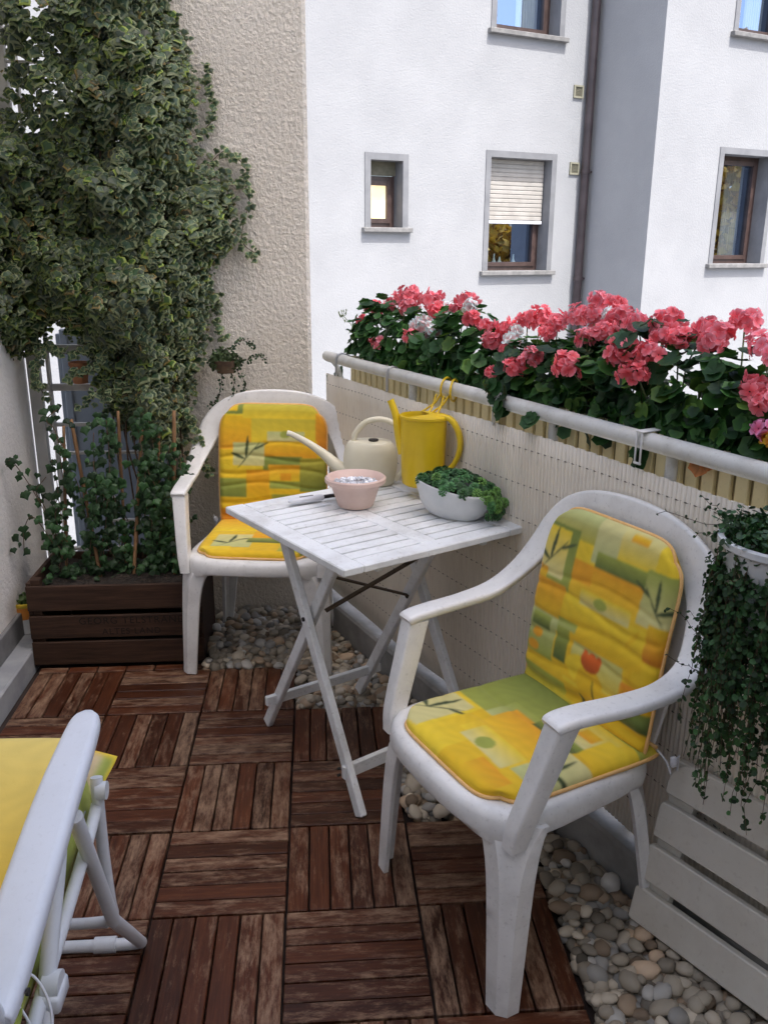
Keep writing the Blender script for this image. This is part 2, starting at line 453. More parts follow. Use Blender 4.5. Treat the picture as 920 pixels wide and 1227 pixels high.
noisy('stem_green', (.09, .13, .04), (.15, .20, .07), scale=40, rough=.6)
noisy('window_brown', (.045, .028, .024), (.075, .048, .042), scale=8, rough=.4)
noisy('window_grey', (.16, .165, .175), (.20, .205, .215), scale=5, rough=.8, bump=.2)
noisy('sill_stone', (.15, .148, .145), (.22, .217, .21), scale=14, rough=.7, bump=.2)
noisy('pipe_brown', (.035, .025, .027), (.06, .045, .047), scale=5, rough=.4)
noisy('shutter_plastic', (.33, .31, .28), (.40, .38, .35), scale=6, rough=.55)
noisy('vent_beige', (.24, .23, .17), (.29, .28, .21), scale=20, rough=.6)
noisy('vent_dark', (.11, .105, .07), (.15, .14, .10), scale=20, rough=.7)
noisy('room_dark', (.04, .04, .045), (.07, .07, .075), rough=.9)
noisy('curtain', (.42, .45, .48), (.58, .60, .62), scale=4, rough=.9, stretch=(30, 30, .5))
noisy('asphalt', (.045, .045, .047), (.065, .065, .067), scale=3, rough=.95, bump=.4)
noisy('paving', (.32, .32, .33), (.42, .42, .42), scale=2, rough=.9)
noisy('blue_rail', (.42, .46, .52), (.5, .54, .6), rough=.5)
noisy('steel', (.45, .46, .47), (.6, .6, .6), rough=.35, metallic=.8)
noisy('clip_white', (.72, .72, .70), (.8, .8, .78), rough=.4)
noisy('ink', (.004, .003, .002), (.014, .008, .006), scale=90, rough=.9)
noisy('dry_leaf', (.42, .17, .03), (.60, .30, .06), scale=30, rough=.8)
leafy('ivy_leaf', rough=.42, trans=.18, var=.45)
leafy('green_leaf', rough=.5, trans=.22, var=.4)
leafy('petal', rough=.6, trans=.30, var=.18, spec=.2)
leafy('autumn_leaf', rough=.7, trans=.2, var=.35)
leafy('pebble', rough=.6, trans=0, spec=.3, var=.35)
leafy('succulent', rough=.45, trans=.0, var=.25)
painted_cloth('cushion_cloth')
pane_mat()
m, nt, bs, out = new_mat('frosted_lit')
tc = N(nt, 'ShaderNodeTexCoord'); nz = N(nt, 'ShaderNodeTexNoise', i_Scale=5.0, i_Detail=2.0); nt.links.new(tc.outputs['Object'], nz.inputs['Vector'])
rp = ramp(nt, [(.35, (.70, .52, .30)), (.7, (.92, .78, .48))]); nt.links.new(nz.outputs[0], rp.inputs[0])
nt.links.new(rp.outputs[0], bs.inputs['Base Color']); nt.links.new(rp.outputs[0], bs.inputs['Emission Color']); bs.inputs['Emission Strength'].default_value = .5; bs.inputs['Roughness'].default_value = .25
m, nt, bs, out = new_mat('bottle_glass'); bs.inputs['Base Color'].default_value = (.6, .75, .8, 1); bs.inputs['Roughness'].default_value = .1; bs.inputs['Alpha'].default_value = .7
M_ = MATS

# ================================================================ SETTING
# floor slab
def prism(mb, pts, z0, z1):
    n = len(pts)
    vs = [(x, y, z0) for x, y in pts] + [(x, y, z1) for x, y in pts]
    fs = [tuple(range(n))[::-1], tuple(range(n, 2 * n))] + [(i, (i + 1) % n, n + (i + 1) % n, n + i) for i in range(n)]
    return mb.add(vs, fs)

mb = MB(); prism(mb, [(-.98, -3.2), (2.72, -3.2), (.53, 2.02), (-.98, 2.02)], -.25, -.024)
tag(mb.build('balcony_floor', M_['under_deck']), kind='structure')

# deck slats: one bevelled slat copied 6 to a tile, grain direction kept per slat
sl = MB(); sl.box((0, 0, -.010), (.2945, .0455, .020), bev=.002)
slatT = Template(sl.v, sl.f)
mats = []; tints = []
def covered(i, j):
    if i < -3: return False
    if j <= 1: return i <= 2
    if j in (2, 3): return i <= 1
    return j == 4 and i <= 0
for j in range(-7, 5):
    for i in range(-3, 3):
        if not covered(i, j): continue
        if i == -3: continue
        horiz = (i + j) % 2 == 1
        jx, jy = RNG.normal(0, .0006, 2)
        for k in range(6):
            off = (k - 2.5) * .0495
            cx, cy = i * .3 + .15 + jx, j * .3 + .15 + jy
            a = RNG.normal(0, .0025); zz = RNG.normal(0, .0006)
            c = (cx, cy + off, zz) if horiz else (cx + off, cy, zz)
            ang = a + (0 if horiz else math.pi / 2)
            M = np.zeros((3, 4)); M[:, 0] = (math.cos(ang), math.sin(ang), 0); M[:, 1] = (-math.sin(ang), math.cos(ang), 0); M[:, 2] = (0, 0, 1); M[:, 3] = c
            mats.append(M); tints.append((RNG.random(), 0. if horiz else 1., RNG.random()))
# narrow closing strip of cut slats along the planter
for i in range(-2, 0):
    for k in range(3):
        M = np.zeros((3, 4)); M[:, 0] = (.32, 0, 0); M[:, 1] = (0, .8, 0); M[:, 2] = (0, 0, 1); M[:, 3] = (i * .3 + .05 + k * .1, 1.523, 0)
        mats.append(M); tints.append((RNG.random(), 0., RNG.random()))
deck = scatter('deck_floor', slatT, mats, tints, M_['deck_wood'])
tag(deck, kind='structure')

# kerb under the railing
mb = MB()
c = W(1.2125, -.55, .018); rot = Matrix.Rotation(math.atan2(RN[1], RN[0]), 4, 'Z')
mb.box(c, (.195, 4.42, .185), rot=rot, bev=.008)
tag(mb.build('balcony_kerb', M_['concrete']), kind='structure')

# house walls round the balcony
mb = MB(); mb.box((.105, 2.17, 1.5), (.532, .34, 3.6), bev=.012)
tag(mb.build('house_wall', M_['house_stucco']), kind='structure')
mb = MB(); mb.box((-.87, -.5, 1.5), (.33, 5.18, 3.6), bev=.02)
tag(mb.build('side_wall', M_['left_stucco']), kind='structure')
mb = MB(); mb.box((-.80, .25, .0225), (.355, 2.9, .095), bev=.006)
tag(mb.build('doorstep', M_['step_concrete']), kind='structure')
mb = MB(); mb.box((-.697, .25, .115), (.018, 2.9, .09), bev=.003)
tag(mb.build('wall_skirting', M_['sill_stone']), kind='structure')
# unseen wall added behind the viewer to keep sun off the balcony
mb = MB(); mb.box(W(.25, -2.75, 3.4), (4.1, .3, 14.2), rot=Matrix.Rotation(math.atan2(RN[1], RN[0]), 4, 'Z'))
tag(mb.build('sun_block_wall', M_['left_stucco']), kind='structure')

# pebbles
def ico(sub):
    import bmesh
    bm = bmesh.new(); bmesh.ops.create_icosphere(bm, subdivisions=sub, radius=1)
    v = [tuple(x.co) for x in bm.verts]; f = [tuple(x.index for x in p.verts) for p in bm.faces]; bm.free(); return v, f
iv, if_ = ico(2)
peb = []
for k in range(6):
    v = []
    for p in iv:
        p = Vector(p); d = noise.noise(p * 1.1 + Vector((k * 9.1, 0, 0)))
        v.append(tuple(p * (1 + .28 * d)))
    peb.append(Template(v, if_))
mats = []; tints = []
def in_pebbles(x, y):
    n = x * RN[0] + y * RN[1]
    if n > 1.105 or y > 1.992 or y < -.75: return False
    if y > 1.5: return x > -.02
    i, j = math.floor(x / .3), math.floor(y / .3)
    if (x % .3 < .012 and covered(i - 1, j)) or (y % .3 < .012 and covered(i, j - 1)): return False
    return not covered(i, j) and x > 0
for layer, (sp, z0) in enumerate(((.024, -.012), (.026, .004), (.036, .019))):
    y = -.75
    while y < 2.0:
        x = -.05 + (RNG.random() * sp)
        while x < 1.45:
            px, py = x + RNG.normal(0, sp * .22), y + RNG.normal(0, sp * .22)
            if in_pebbles(px, py) and (layer < 2 or RNG.random() < .7):
                r = np.clip(RNG.lognormal(math.log(.0158), .24), .009, .026)
                sc = np.array([r * RNG.uniform(1.05, 1.5), r, r * RNG.uniform(.6, .85)])
                nrm = np.array([RNG.normal(0, .25), RNG.normal(0, .25), 1])
                mats.append(frame_mat((px, py, z0 + RNG.normal(0, .0025)), nrm, (RNG.normal(), RNG.normal(), 0), sc))
                t = RNG.random(); b = RNG.uniform(.26, .55)
                base = np.array([1, .87, .67]) if t < .6 else (np.array([.98, .94, .85]) if t < .78 else np.array([1, .74, .50]))
                if RNG.random() < .08: b *= .55
                tints.append(base * b)
            x += sp
        y += sp * .9
pb = scatter('pebbles', peb, mats, tints, M_['pebble'], smooth=True)
tag(pb, 'bed of rounded pale pebbles between the wooden deck and the kerb', 'pebbles', kind='stuff')

# ---------------------------------------------------------------- screen on the railing
mb = MB()
NS = 1.16; pitch = .0125; s0, s1 = -1.5, 1.605; ncol = int((s1 - s0) / pitch)
prof = [(0, -.0022), (.13, .0034), (.5, .0054), (.87, .0034)]
rows = 14; vs = []; fs = []; npts = ncol * 4 + 1
for r_ in range(rows):
    for q in range(npts):
        i, k = divmod(q, 4); f, h = prof[k]
        s = s0 + (i + f) * pitch
        zt = .983 + .0012 * math.sin(i * 2.1) + .004 * math.sin(s * 3)
        z = .128 + .004 * math.sin(s * 5) + (zt - .128) * r_ / (rows - 1)
        if r_ == rows - 1 and k == 0: z -= .004
        wob = .004 * math.sin(s * 4.1 + z * 3) + .0025 * math.sin(s * 11 + z * 7)
        vs.append(W(NS + wob - h, s, z))
for r_ in range(rows - 1):
    for q in range(npts - 1):
        fs.append((r_ * npts + q, r_ * npts + q + 1, (r_ + 1) * npts + q + 1, (r_ + 1) * npts + q))
mb.add(vs, fs)
scr = mb.build('privacy_screen', M_['reed_plastic'], smooth=180, solid=.0012)
tag(scr, 'cream reed privacy screen stretched along the balcony railing', 'privacy screen')
for k in range(9):
    tb = MB(); zc = .945 - k * .0925; pts = []
    for i in range(ncol * 2):
        s = s0 + i * pitch / 2; z = zc + .002 * math.sin(s * 6 + k)
        wob = .004 * math.sin(s * 4.1 + z * 3) + .0025 * math.sin(s * 11 + z * 7)
        pts.append(W(NS + wob - (.0052 if i % 4 in (1, 2) else .0012), s, z))
    tb.tube(pts, .0013, n=4)
    tb.build('thread', M_['thread'], scr)

# ---------------------------------------------------------------- railing
rail = tag(empty('balcony_railing', W(1.17, .1, 0)), 'white tubular balcony railing with rounded handrail above the reed screen', 'railing')
def under(o, par):
    """keep the world placement while parenting to an empty without rotation"""
    o.parent = par; o.location = Vector(o.location) - par.location
    return o
hb = MB(); P = [W(1.17, s, 1.043 + .0015 * math.sin(s * 3)) for s in np.linspace(-1.7, 1.60, 34)]
P += [W(1.172, 1.625, 1.042), W(1.18, 1.640, 1.037)]
hb.tube(P, [.0195] * 34 + [.019, .014], n=24)
under(hb.build('handrail', M_['rail_paint'], smooth=60), rail)
eb = MB(); eb.tube([W(1.185, 1.615, 1.03), W(1.20, 1.60, 1.005), W(1.212, 1.585, .96), W(1.215, 1.58, .85), W(1.215, 1.58, .11)], .009, n=12)
under(eb.build('end_strut', M_['rail_paint'], smooth=60), rail)
for s in (1.0, .30, -.09, -.75):
    pb_ = MB(); pb_.tube([W(1.185, s, .10), W(1.185, s, 1.03)], .013, n=14)
    under(pb_.build('post', M_['rail_paint'], smooth=60), rail)
lb = MB(); lb.tube([W(1.19, -1.6, .20), W(1.19, 1.58, .20)], .011, n=12)
under(lb.build('lower_rail', M_['rail_paint'], smooth=60), rail)

# ---------------------------------------------------------------- flower boxes
def flower_box(sa, sb, label, clips):
    root = tag(empty('flower_box', W(1.29, (sa + sb) / 2, .97)), label, 'flower box', 'flower boxes hung outside the railing')
    L = sb - sa; rotm = Matrix.Rotation(math.atan2(RN[1], RN[0]), 4, 'Z')
    t = MB()
    t.box(W(1.226, (sa + sb) / 2, 1.003), (.008, L, .098), rot=rotm)
    t.box(W(1.376, (sa + sb) / 2, 1.003), (.008, L, .098), rot=rotm)
    t.box(W(1.301, sa + .004, 1.003), (.141, .008, .098), rot=rotm)
    t.box(W(1.301, sb - .004, 1.003), (.141, .008, .098), rot=rotm)
    t.box(W(1.301, (sa + sb) / 2, .960), (.141, L - .017, .008), rot=rotm)
    under(t.build('trough', M_['box_back']), root)
    sm = MB(); k = 0; s = sa + .018
    while s < sb - .01:
        sm.box(W(1.214 + random.uniform(-.001, .001), s, 1.000 + random.uniform(-.002, .002)), (.012, .0305, .108), rot=rotm, bev=.002)
        s += .0425
    under(sm.build('slat_panel', M_['cream_slat']), root)
    so = MB(); so.box(W(1.301, (sa + sb) / 2, 1.030), (.140, L - .02, .03), rot=rotm); under(so.build('soil', M_['soil']), root)
    for (s, mt) in clips:
        c = MB()
        if mt == 'clip_white':
            for ds in (-.0075, .0075):
                c.beam(W(1.1465, s + ds, 1.063), W(1.1465, s + ds, .995), .004, .004, up=RN, bev=.001)
            c.beam(W(1.1465, s - .011, .997), W(1.1465, s + .011, .997), .004, .005, bev=.001)
            c.box(W(1.177, s, 1.0655), (.066, .023, .003), rot=rotm, bev=.001)
        else:
            c.tube([W(1.148, s, .99), W(1.148, s, 1.045), W(1.155, s, 1.06), W(1.17, s, 1.0655), W(1.19, s, 1.06), W(1.21, s, 1.05)], .0022, n=8)
            c.tube([W(1.148, s + .009, .99), W(1.148, s + .009, 1.045), W(1.155, s + .009, 1.06), W(1.17, s + .009, 1.0655), W(1.19, s + .009, 1.06), W(1.21, s + .009, 1.05)], .0022, n=8)
            c.tube([W(1.148, s, .99), W(1.1475, s + .0045, .985), W(1.148, s + .009, .99)], .0022, n=8)
        under(c.build('hanger', M_[mt], smooth=50), root)
    return root
flower_box(.575, 1.50, 'slatted cream flower box behind the railing above the watering cans', [(1.49, 'steel'), (1.10, 'steel')])
flower_box(-.31, .535, 'slatted cream flower box behind the railing above the front chair', [(.50, 'steel'), (-.03, 'clip_white')])
flower_box(-1.20, -.37, 'slatted cream flower box cut off by the right edge of the picture', [(-.6, 'clip_white')])

# ---------------------------------------------------------------- geraniums
def geranium_leaf():
    n = 18; v = [(0, 0, -.12)]; c = [(.55, .7, .5)]
    for ring, rr in ((1, .6), (2, 1.0)):
        for k in range(n):
            a = 2 * math.pi * k / n
            lob = 1 + .09 * math.cos(6 * a) - (.42 if k == n // 2 and ring == 2 else 0)
            v.append((math.sin(a) * rr * lob, math.cos(a) * rr * lob, -.10 + .16 * rr ** 2 + .07 * math.cos(6 * a) * rr))
            c.append((1.15, 1.1, .9) if ring == 2 else (.75, .8, .7))
    f = [(0, 1 + (k + 1) % n, 1 + k) for k in range(n)] + [(1 + k, 1 + (k + 1) % n, 1 + n + (k + 1) % n, 1 + n + k) for k in range(n)]
    return Template(v, f, c)
GL = geranium_leaf()
def floret():
    """five rounded overlapping petals, 1 unit radius, opening toward +z"""
    v = []; f = []; c = []
    for p in range(5):
        a = 2 * math.pi * p / 5 + .2 * math.sin(p * 2.3); b = len(v)
        rows_ = [(.08, .10, -.05), (.42, .34, .10), (.78, .47, .20), (1.0, .30, .16)]
        for r, w, z in rows_:
            for s in (-1, 0, 1):
                x = r; y = s * w; zz = z + (.08 if s else -.02) * r + .05 * math.sin(p * 1.7 + r * 4)
                v.append((x * math.cos(a) - y * math.sin(a), x * math.sin(a) + y * math.cos(a), zz))
                t = min(1, r)
                c.append((.92 + .08 * t, .55 + .95 * t ** 2, .58 + .95 * t ** 2))
        for r in range(3):
            for s in range(2):
                q = b + r * 3 + s; f.append((q, q + 1, q + 4, q + 3))
    return Template(v, f, c)
FT = floret()
# heads: (u, v, radius px, distance from the railing plane, colour)
HEADS1 = [(436, 386, 8, 1.27, 'p'), (449, 370, 13, 1.30, 'p'), (454, 412, 10, 1.21, 'p'), (478, 363, 13, 1.34, 'p'), (490, 354, 15, 1.32, 'p'), (489, 369, 11, 1.29, 'p'),
          (516, 360, 14, 1.34, 'p'), (524, 372, 10, 1.30, 'p'), (505, 391, 15, 1.25, 'w'), (494, 404, 10, 1.21, 'p'), (548, 370, 8, 1.30, 'p'), (559, 361, 13, 1.33, 'p'),
          (563, 369, 9, 1.30, 'w'), (566, 381, 9, 1.26, 'p'), (583, 391, 8, 1.28, 'p'), (519, 397, 8, 1.27, 'w'), (534, 368, 7, 1.33, 'w')]
HEADS2 = [(590, 409, 13, 1.25, 'p'), (605, 394, 12, 1.28, 'p'), (588, 446, 6, 1.19, 'p'), (613, 410, 9, 1.26, 'w'), (618, 398, 8, 1.29, 'w'), (606, 420, 8, 1.24, 'p'),
          (620, 440, 14, 1.20, 'p'), (636, 428, 14, 1.21, 'p'), (632, 385, 13, 1.33, 'p'), (648, 382, 16, 1.33, 'p'), (668, 386, 13, 1.31, 'p'), (655, 399, 9, 1.28, 'p'),
          (680, 438, 19, 1.19, 'p'), (694, 380, 17, 1.32, 'p'), (712, 381, 14, 1.33, 'p'), (717, 361, 11, 1.38, 'p'), (736, 364, 9, 1.38, 'p'), (725, 399, 16, 1.26, 'p'),
          (703, 404, 11, 1.25, 'p'), (743, 381, 17, 1.31, 'p'), (764, 388, 13, 1.29, 'p'), (730, 380, 9, 1.34, 'w'), (752, 420, 20, 1.23, 'p'), (776, 424, 18, 1.22, 'p'), (738, 428, 13, 1.21, 'p'),
          (762, 447, 20, 1.19, 'p'), (800, 386, 19, 1.33, 'p'), (796, 403, 17, 1.28, 'p'), (813, 404, 16, 1.27, 'p'), (846, 395, 16, 1.33, 'p'), (862, 401, 17, 1.31, 'p'), (851, 411, 13, 1.28, 'p')]
HEADS3 = [(892, 386, 17, 1.36, 'p'), (914, 414, 19, 1.30, 'p'), (907, 468, 21, 1.24, 'p'), (918, 483, 16, 1.22, 'p'), (917, 518, 15, 1.20, 'k'), (922, 527, 9, 1.19, 'y'), (935, 430, 18, 1.27, 'p')]
ES = np.zeros(3)
def geranium(name, sa, sb, heads, label, extra=()):
    root = tag(empty(name, W(1.30, (sa + sb) / 2, 1.09)), label, 'geranium', 'geraniums in the railing boxes')
    loc = np.array(root.location)
    mats = []; tints = []
    n_leaf = int(950 * (sb - sa))
    for q in range(n_leaf):
        s = RNG.uniform(sa - .03, sb + .02)
        e = min(1, max(.15, min(s - sa + .06, sb - s + .06) / .16))
        top = 1.245 + .028 * math.sin(s * 9 + 1) + .018 * math.sin(s * 23)
        th = RNG.uniform(-.35, math.pi + .25)
        rad = math.sqrt(RNG.uniform(.25, 1))
        hz = (top - 1.06) * e ** .5
        n = 1.285 - .125 * math.cos(th) * rad * (.75 + .25 * e)
        z = 1.065 + hz * math.sin(th) * rad
        if n < 1.198: n = 1.198 + RNG.uniform(0, .02)
        if z < 1.062: z = 1.062 + RNG.uniform(0, .02)
        nrm = -RN * math.cos(th) + ZZ * (math.sin(th) + .35) + RNG.normal(0, .42, 3)
        p = RN * n + RD * s + ZZ * z - loc
        sz = RNG.uniform(.014, .027)
        mats.append(frame_mat(p, nrm, ZZ * -1 + RNG.normal(0, .5, 3), sz))
        g = RNG.random()
        col = (np.array([.026, .088, .022]) if sa > .5 else np.array([.018, .062, .018])) if g < .6 else (np.array([.045, .135, .028]) if g < .93 else np.array([.10, .20, .035]))  # first box's leaves brighter, backlight put into their colour
        tints.append(col)
    for (u, v, n, k, spread) in extra:
        b = on_rail_plane(u, v, n)
        for q in range(k):
            p = b + RNG.normal(0, spread, 3) - loc
            mats.append(frame_mat(p, -RN + ZZ * .5 + RNG.normal(0, .4, 3), ZZ * -1, RNG.uniform(.015, .024))); tints.append(np.array([.022, .075, .022]))
    scatter('foliage', GL, mats, tints, M_['green_leaf'], root, smooth=True)
    st = MB()
    for (u, v, rp, n, k) in heads:
        ctr = on_rail_plane(u, v, n); dep = (ctr - CAM) @ CF; r = rp * dep / FPX * 1.10; hv = RNG.uniform(.82, 1.06); hp = RNG.uniform(.85, 1.35)
        nf = int(8 + (r / .03) ** 2 * 8); mats = []; tints = []
        for q in range(nf):
            # points over the dome, opening outward
            zc = 1 - 1.55 * (q + .5) / nf; ph = q * 2.39996 + RNG.uniform(-.2, .2)
            rr = math.sqrt(max(0, 1 - zc * zc))
            d = np.array([rr * math.cos(ph), rr * math.sin(ph), zc])
            d = d / np.linalg.norm(d)
            p = ctr + d * r * np.array([.80, .80, .60]) * RNG.uniform(.62, 1.18) + RNG.normal(0, .09 * r, 3) - loc
            mats.append(frame_mat(p, d + RNG.normal(0, .32, 3), RNG.normal(0, 1, 3), RNG.uniform(.0125, .0185) * min(1, .6 + r / .06)))
            base = {'p': np.array([1.0, .22, .25]), 'w': np.array([.80, .56, .52]), 'k': np.array([.85, .22, .36]), 'y': np.array([.75, .38, .04])}[k]
            base = np.minimum(base * hv * RNG.uniform(.80, 1.12) * np.array([1, hp, hp]), 1.0)
            if k == 'w': base = np.array([.88, .80, .76])
            tints.append(base)
        scatter('flower_head', FT, mats, tints, M_['petal'], root, smooth=True)
        b = Vector(ctr - loc); foot = Vector((RN * 1.29 + RD * (ctr @ RD * .9 + .1 * (sa + sb) / 2) + ZZ * 1.09) - loc)
        mid = (b + foot) / 2 + Vector(RNG.normal(0, .012, 3))
        st.tube([foot, mid, b], .0018, n=6)
    # buds
    st.build('stems', M_['stem_green'], root, smooth=180)
    return root
geranium('geranium', .69, 1.50, HEADS1, 'coral and white geraniums above the watering cans, left end of the railing', extra=[(405, 455, 1.20, 5, .016)])
geranium('geranium', -.30, .60, HEADS2, 'large coral geraniums over the middle of the railing above the front chair',
         extra=[(592, 470, 1.15, 14, .022), (598, 490, 1.14, 5, .014), (636, 500, 1.145, 3, .010), (670, 505, 1.19, 5, .014), (722, 518, 1.19, 7, .016), (764, 547, 1.195, 5, .010)])
geranium('geranium', -1.15, -.36, HEADS3, 'coral, pink and yellow geraniums at the right edge of the railing')
# bud sprays
bud = tag(empty('geranium_bud', on_rail_plane(410, 377, 1.32)), 'small green bud cluster rising at the far left end of the geraniums', 'bud spray')
bm_ = MB(); bl = Vector(bud.location)
bm_.tube([Vector(on_rail_plane(428, 402, 1.30)) - bl, Vector(on_rail_plane(420, 388, 1.31)) - bl, Vector((0, 0, 0))], .0014, n=6)
for q in range(9):
    p = Vector(RNG.normal(0, .009, 3)); bm_.tube([Vector((0, 0, -.008)), p, p + Vector((0, 0, .007)), p + Vector((0, 0, .012))], [.0008, .0012, .003, .0008], n=6)
bm_.build('bud_cluster', M_['stem_green'], bud, smooth=180)

# ================================================================ STACKING CHAIR
def chair_build(root):
    P = M_['chair_plastic']
    # seat outline (front is +y)
    def outline(inset, z, n=64):
        pts = []
        for k in range(n):
            a = 2 * math.pi * k / n
            ca, sa_ = math.cos(a), math.sin(a)
            e = 2 / 4.2
            x = math.copysign(abs(ca) ** e, ca); y = math.copysign(abs(sa_) ** e, sa_)
            yy = -.20 + y * (.225 - inset)
            wid = .253 - .048 * (0.5 - .5 * y)
            yy += .022 * (1 - x * x) * max(0, y)          # bowed front edge
            pts.append((x * (wid - inset), yy, z))
        return pts
    rings = [outline(.012, .345), outline(.0, .350), outline(-.003, .385), outline(0, .412), outline(.006, .424), outline(.018, .430), outline(.036, .428), outline(.06, .420), outline(.13, .413), outline(.20, .411)]
    # the skirt rises between the legs in a shallow arch
    def arch(p, low):
        x, y, z = p
        tfront = abs(x) / .24; tside = abs(y + .20) / .225
        k = 1 - max(min(1, tfront), 0) if tside > .86 else 1 - min(1, tside)
        return (x, y, z + low * min(1, 2.2 * k))
    rings[0] = [arch(p, .030) for p in rings[0]]; rings[1] = [arch(p, .030) for p in rings[1]]
    m = MB(); m.loft(rings, cap0=False, cap1=True)
    m.build('seat', P, root, smooth=60)
    # legs: an angle profile that widens into the skirt
    def leg(sx, front):
        if front: top = np.array([.250 * sx, .008, .405]); bot = np.array([.260 * sx, .018, 0.0]); sy = 1; w0, w1 = .074, .049
        else: top = np.array([.195 * sx, -.395, .40]); bot = np.array([.222 * sx, -.430, 0.012]); sy = -1; w0, w1 = .065, .036
        rings = []
        for k in range(15):
            t = k / 14
            c = top + (bot - top) * t
            w = w0 + (w1 - w0) * t + .055 * math.exp(-t * 9)
            d = (w0 + (w1 - w0) * t + .022 * math.exp(-t * 9)) * .92
            th = .011
            ch = (.34 + .22 * (1 - t) ** 4) * w                      # chamfer of the outer corner
            # outer corner at c; profile runs inwards along x, then along y
            o = [(-w, 0), (-w * .97, .002), (-ch, 0.0), (0, -ch), (.0, -d * .97), (-.0, -d)]
            i = [(-th, -d), (-th, -ch - th * .3), (-ch - th * .3, -th), (-w, -th)]
            ring = []
            for (x, y) in o + i:
                ring.append((c[0] + x * sx, c[1] + y * sy + (.010 * sy if k < 2 else 0) * 0, c[2]))
            rings.append(ring)
        mm = MB(); mm.loft(rings); mm.build('leg', P, root, smooth=28, bevel=.0025)
    for sx in (-1, 1):
        leg(sx, True); leg(sx, False)
    # arm + hoop: (p, half width vector, half thickness vector)
    def A(p, a, b): return tuple(p) + tuple(a) + tuple(b)
    left = [A((-.260, -.057, .624), (.0240, 0, .001), (0, .004, .0075)),
            A((-.260, -.063, .628), (.0262, 0, .001), (0, .002, .0100)),
            A((-.2615, -.085, .632), (.0272, 0, .001), (0, .0, .0112)),
            A((-.266, -.13, .634), (.0280, 0, .001), (0, .0, .0110)),
            A((-.277, -.22, .635), (.0285, .004, .001), (0, .0, .0105)),
            A((-.284, -.31, .644), (.030, .010, -.004), (.002, .002, .0105)),
            A((-.283, -.375, .676), (.031, .014, -.012), (.005, .004, .0105)),
            A((-.266, -.418, .726), (.034, .014, -.020), (.007, .006, .011)),
            A((-.237, -.444, .785), (.033, .010, -.028), (.007, .009, .010)),
            A((-.187, -.459, .836), (.026, .006, -.036), (.006, .011, .009)),
            A((-.108, -.467, .868), (.013, .004, -.043), (.003, .012, .006)),
            A((0, -.470, .879), (0, .004, -.044), (0, .012, .003))]
    # mirrored half: keep the half-width vector continuous through the crown
    full = left[:]
    for q in left[-2::-1]:
        full.append((-q[0], q[1], q[2], -q[3], q[4], q[5], -q[6], q[7], q[8]))
    C = catmull(full, 7); rings = []
    for q in C:
        rings.append(rrect(q[:3], q[3:6], q[6:9], k=4, r=.8))
    m = MB(); m.loft(rings); m.build('armrest_hoop', P, root, smooth=50)
    # front posts from the armrest corner down into the leg
    for sx in (-1, 1):
        pts = [((.2600 * sx, -.084, .622), .0225, .026), ((.2565 * sx, -.074, .590), .0215, .0255), ((.2510 * sx, -.0575, .535), .0205, .0245), ((.2440 * sx, -.036, .468), .0195, .0235), ((.2375 * sx, -.020, .415), .0185, .022), ((.233 * sx, -.012, .37), .016, .018)]
        C2 = catmull([p + (a, b) for p, a, b in pts], 4)
        rings = [rrect(q[:3], np.array([q[3], 0, 0]), np.array([0, q[4], 0]), k=3, r=.28) for q in C2]
        mm = MB(); mm.loft(rings); mm.build('arm_post', P, root, smooth=50)
    # back: two broad side bands sweeping down to the seat, three slats between
    def band(xs, w):
        pts = [(xs * 1.0, -.462, .845), (xs * 1.0, -.455, .72), (xs * .97, -.440, .60), (xs * .93, -.415, .48), (xs * .90, -.395, .405)]
        C3 = catmull(pts, 5); rings = []
        for i, q in enumerate(C3):
            t = i / (len(C3) - 1); ww = w * (1 + .9 * math.exp(-t * 6) * (abs(xs) > .15))
            rings.append(rrect(q, np.array([ww, 0, 0]), np.array([0, .0045, .002]), k=3, r=.6))
        return rings
    m = MB()
    for xs in (-.172, .172): m.loft(band(xs, .022))
    for xs in (-.10, -.033, .033, .10): m.loft(band(xs, .019))
    m.build('backrest', P, root, smooth=50)

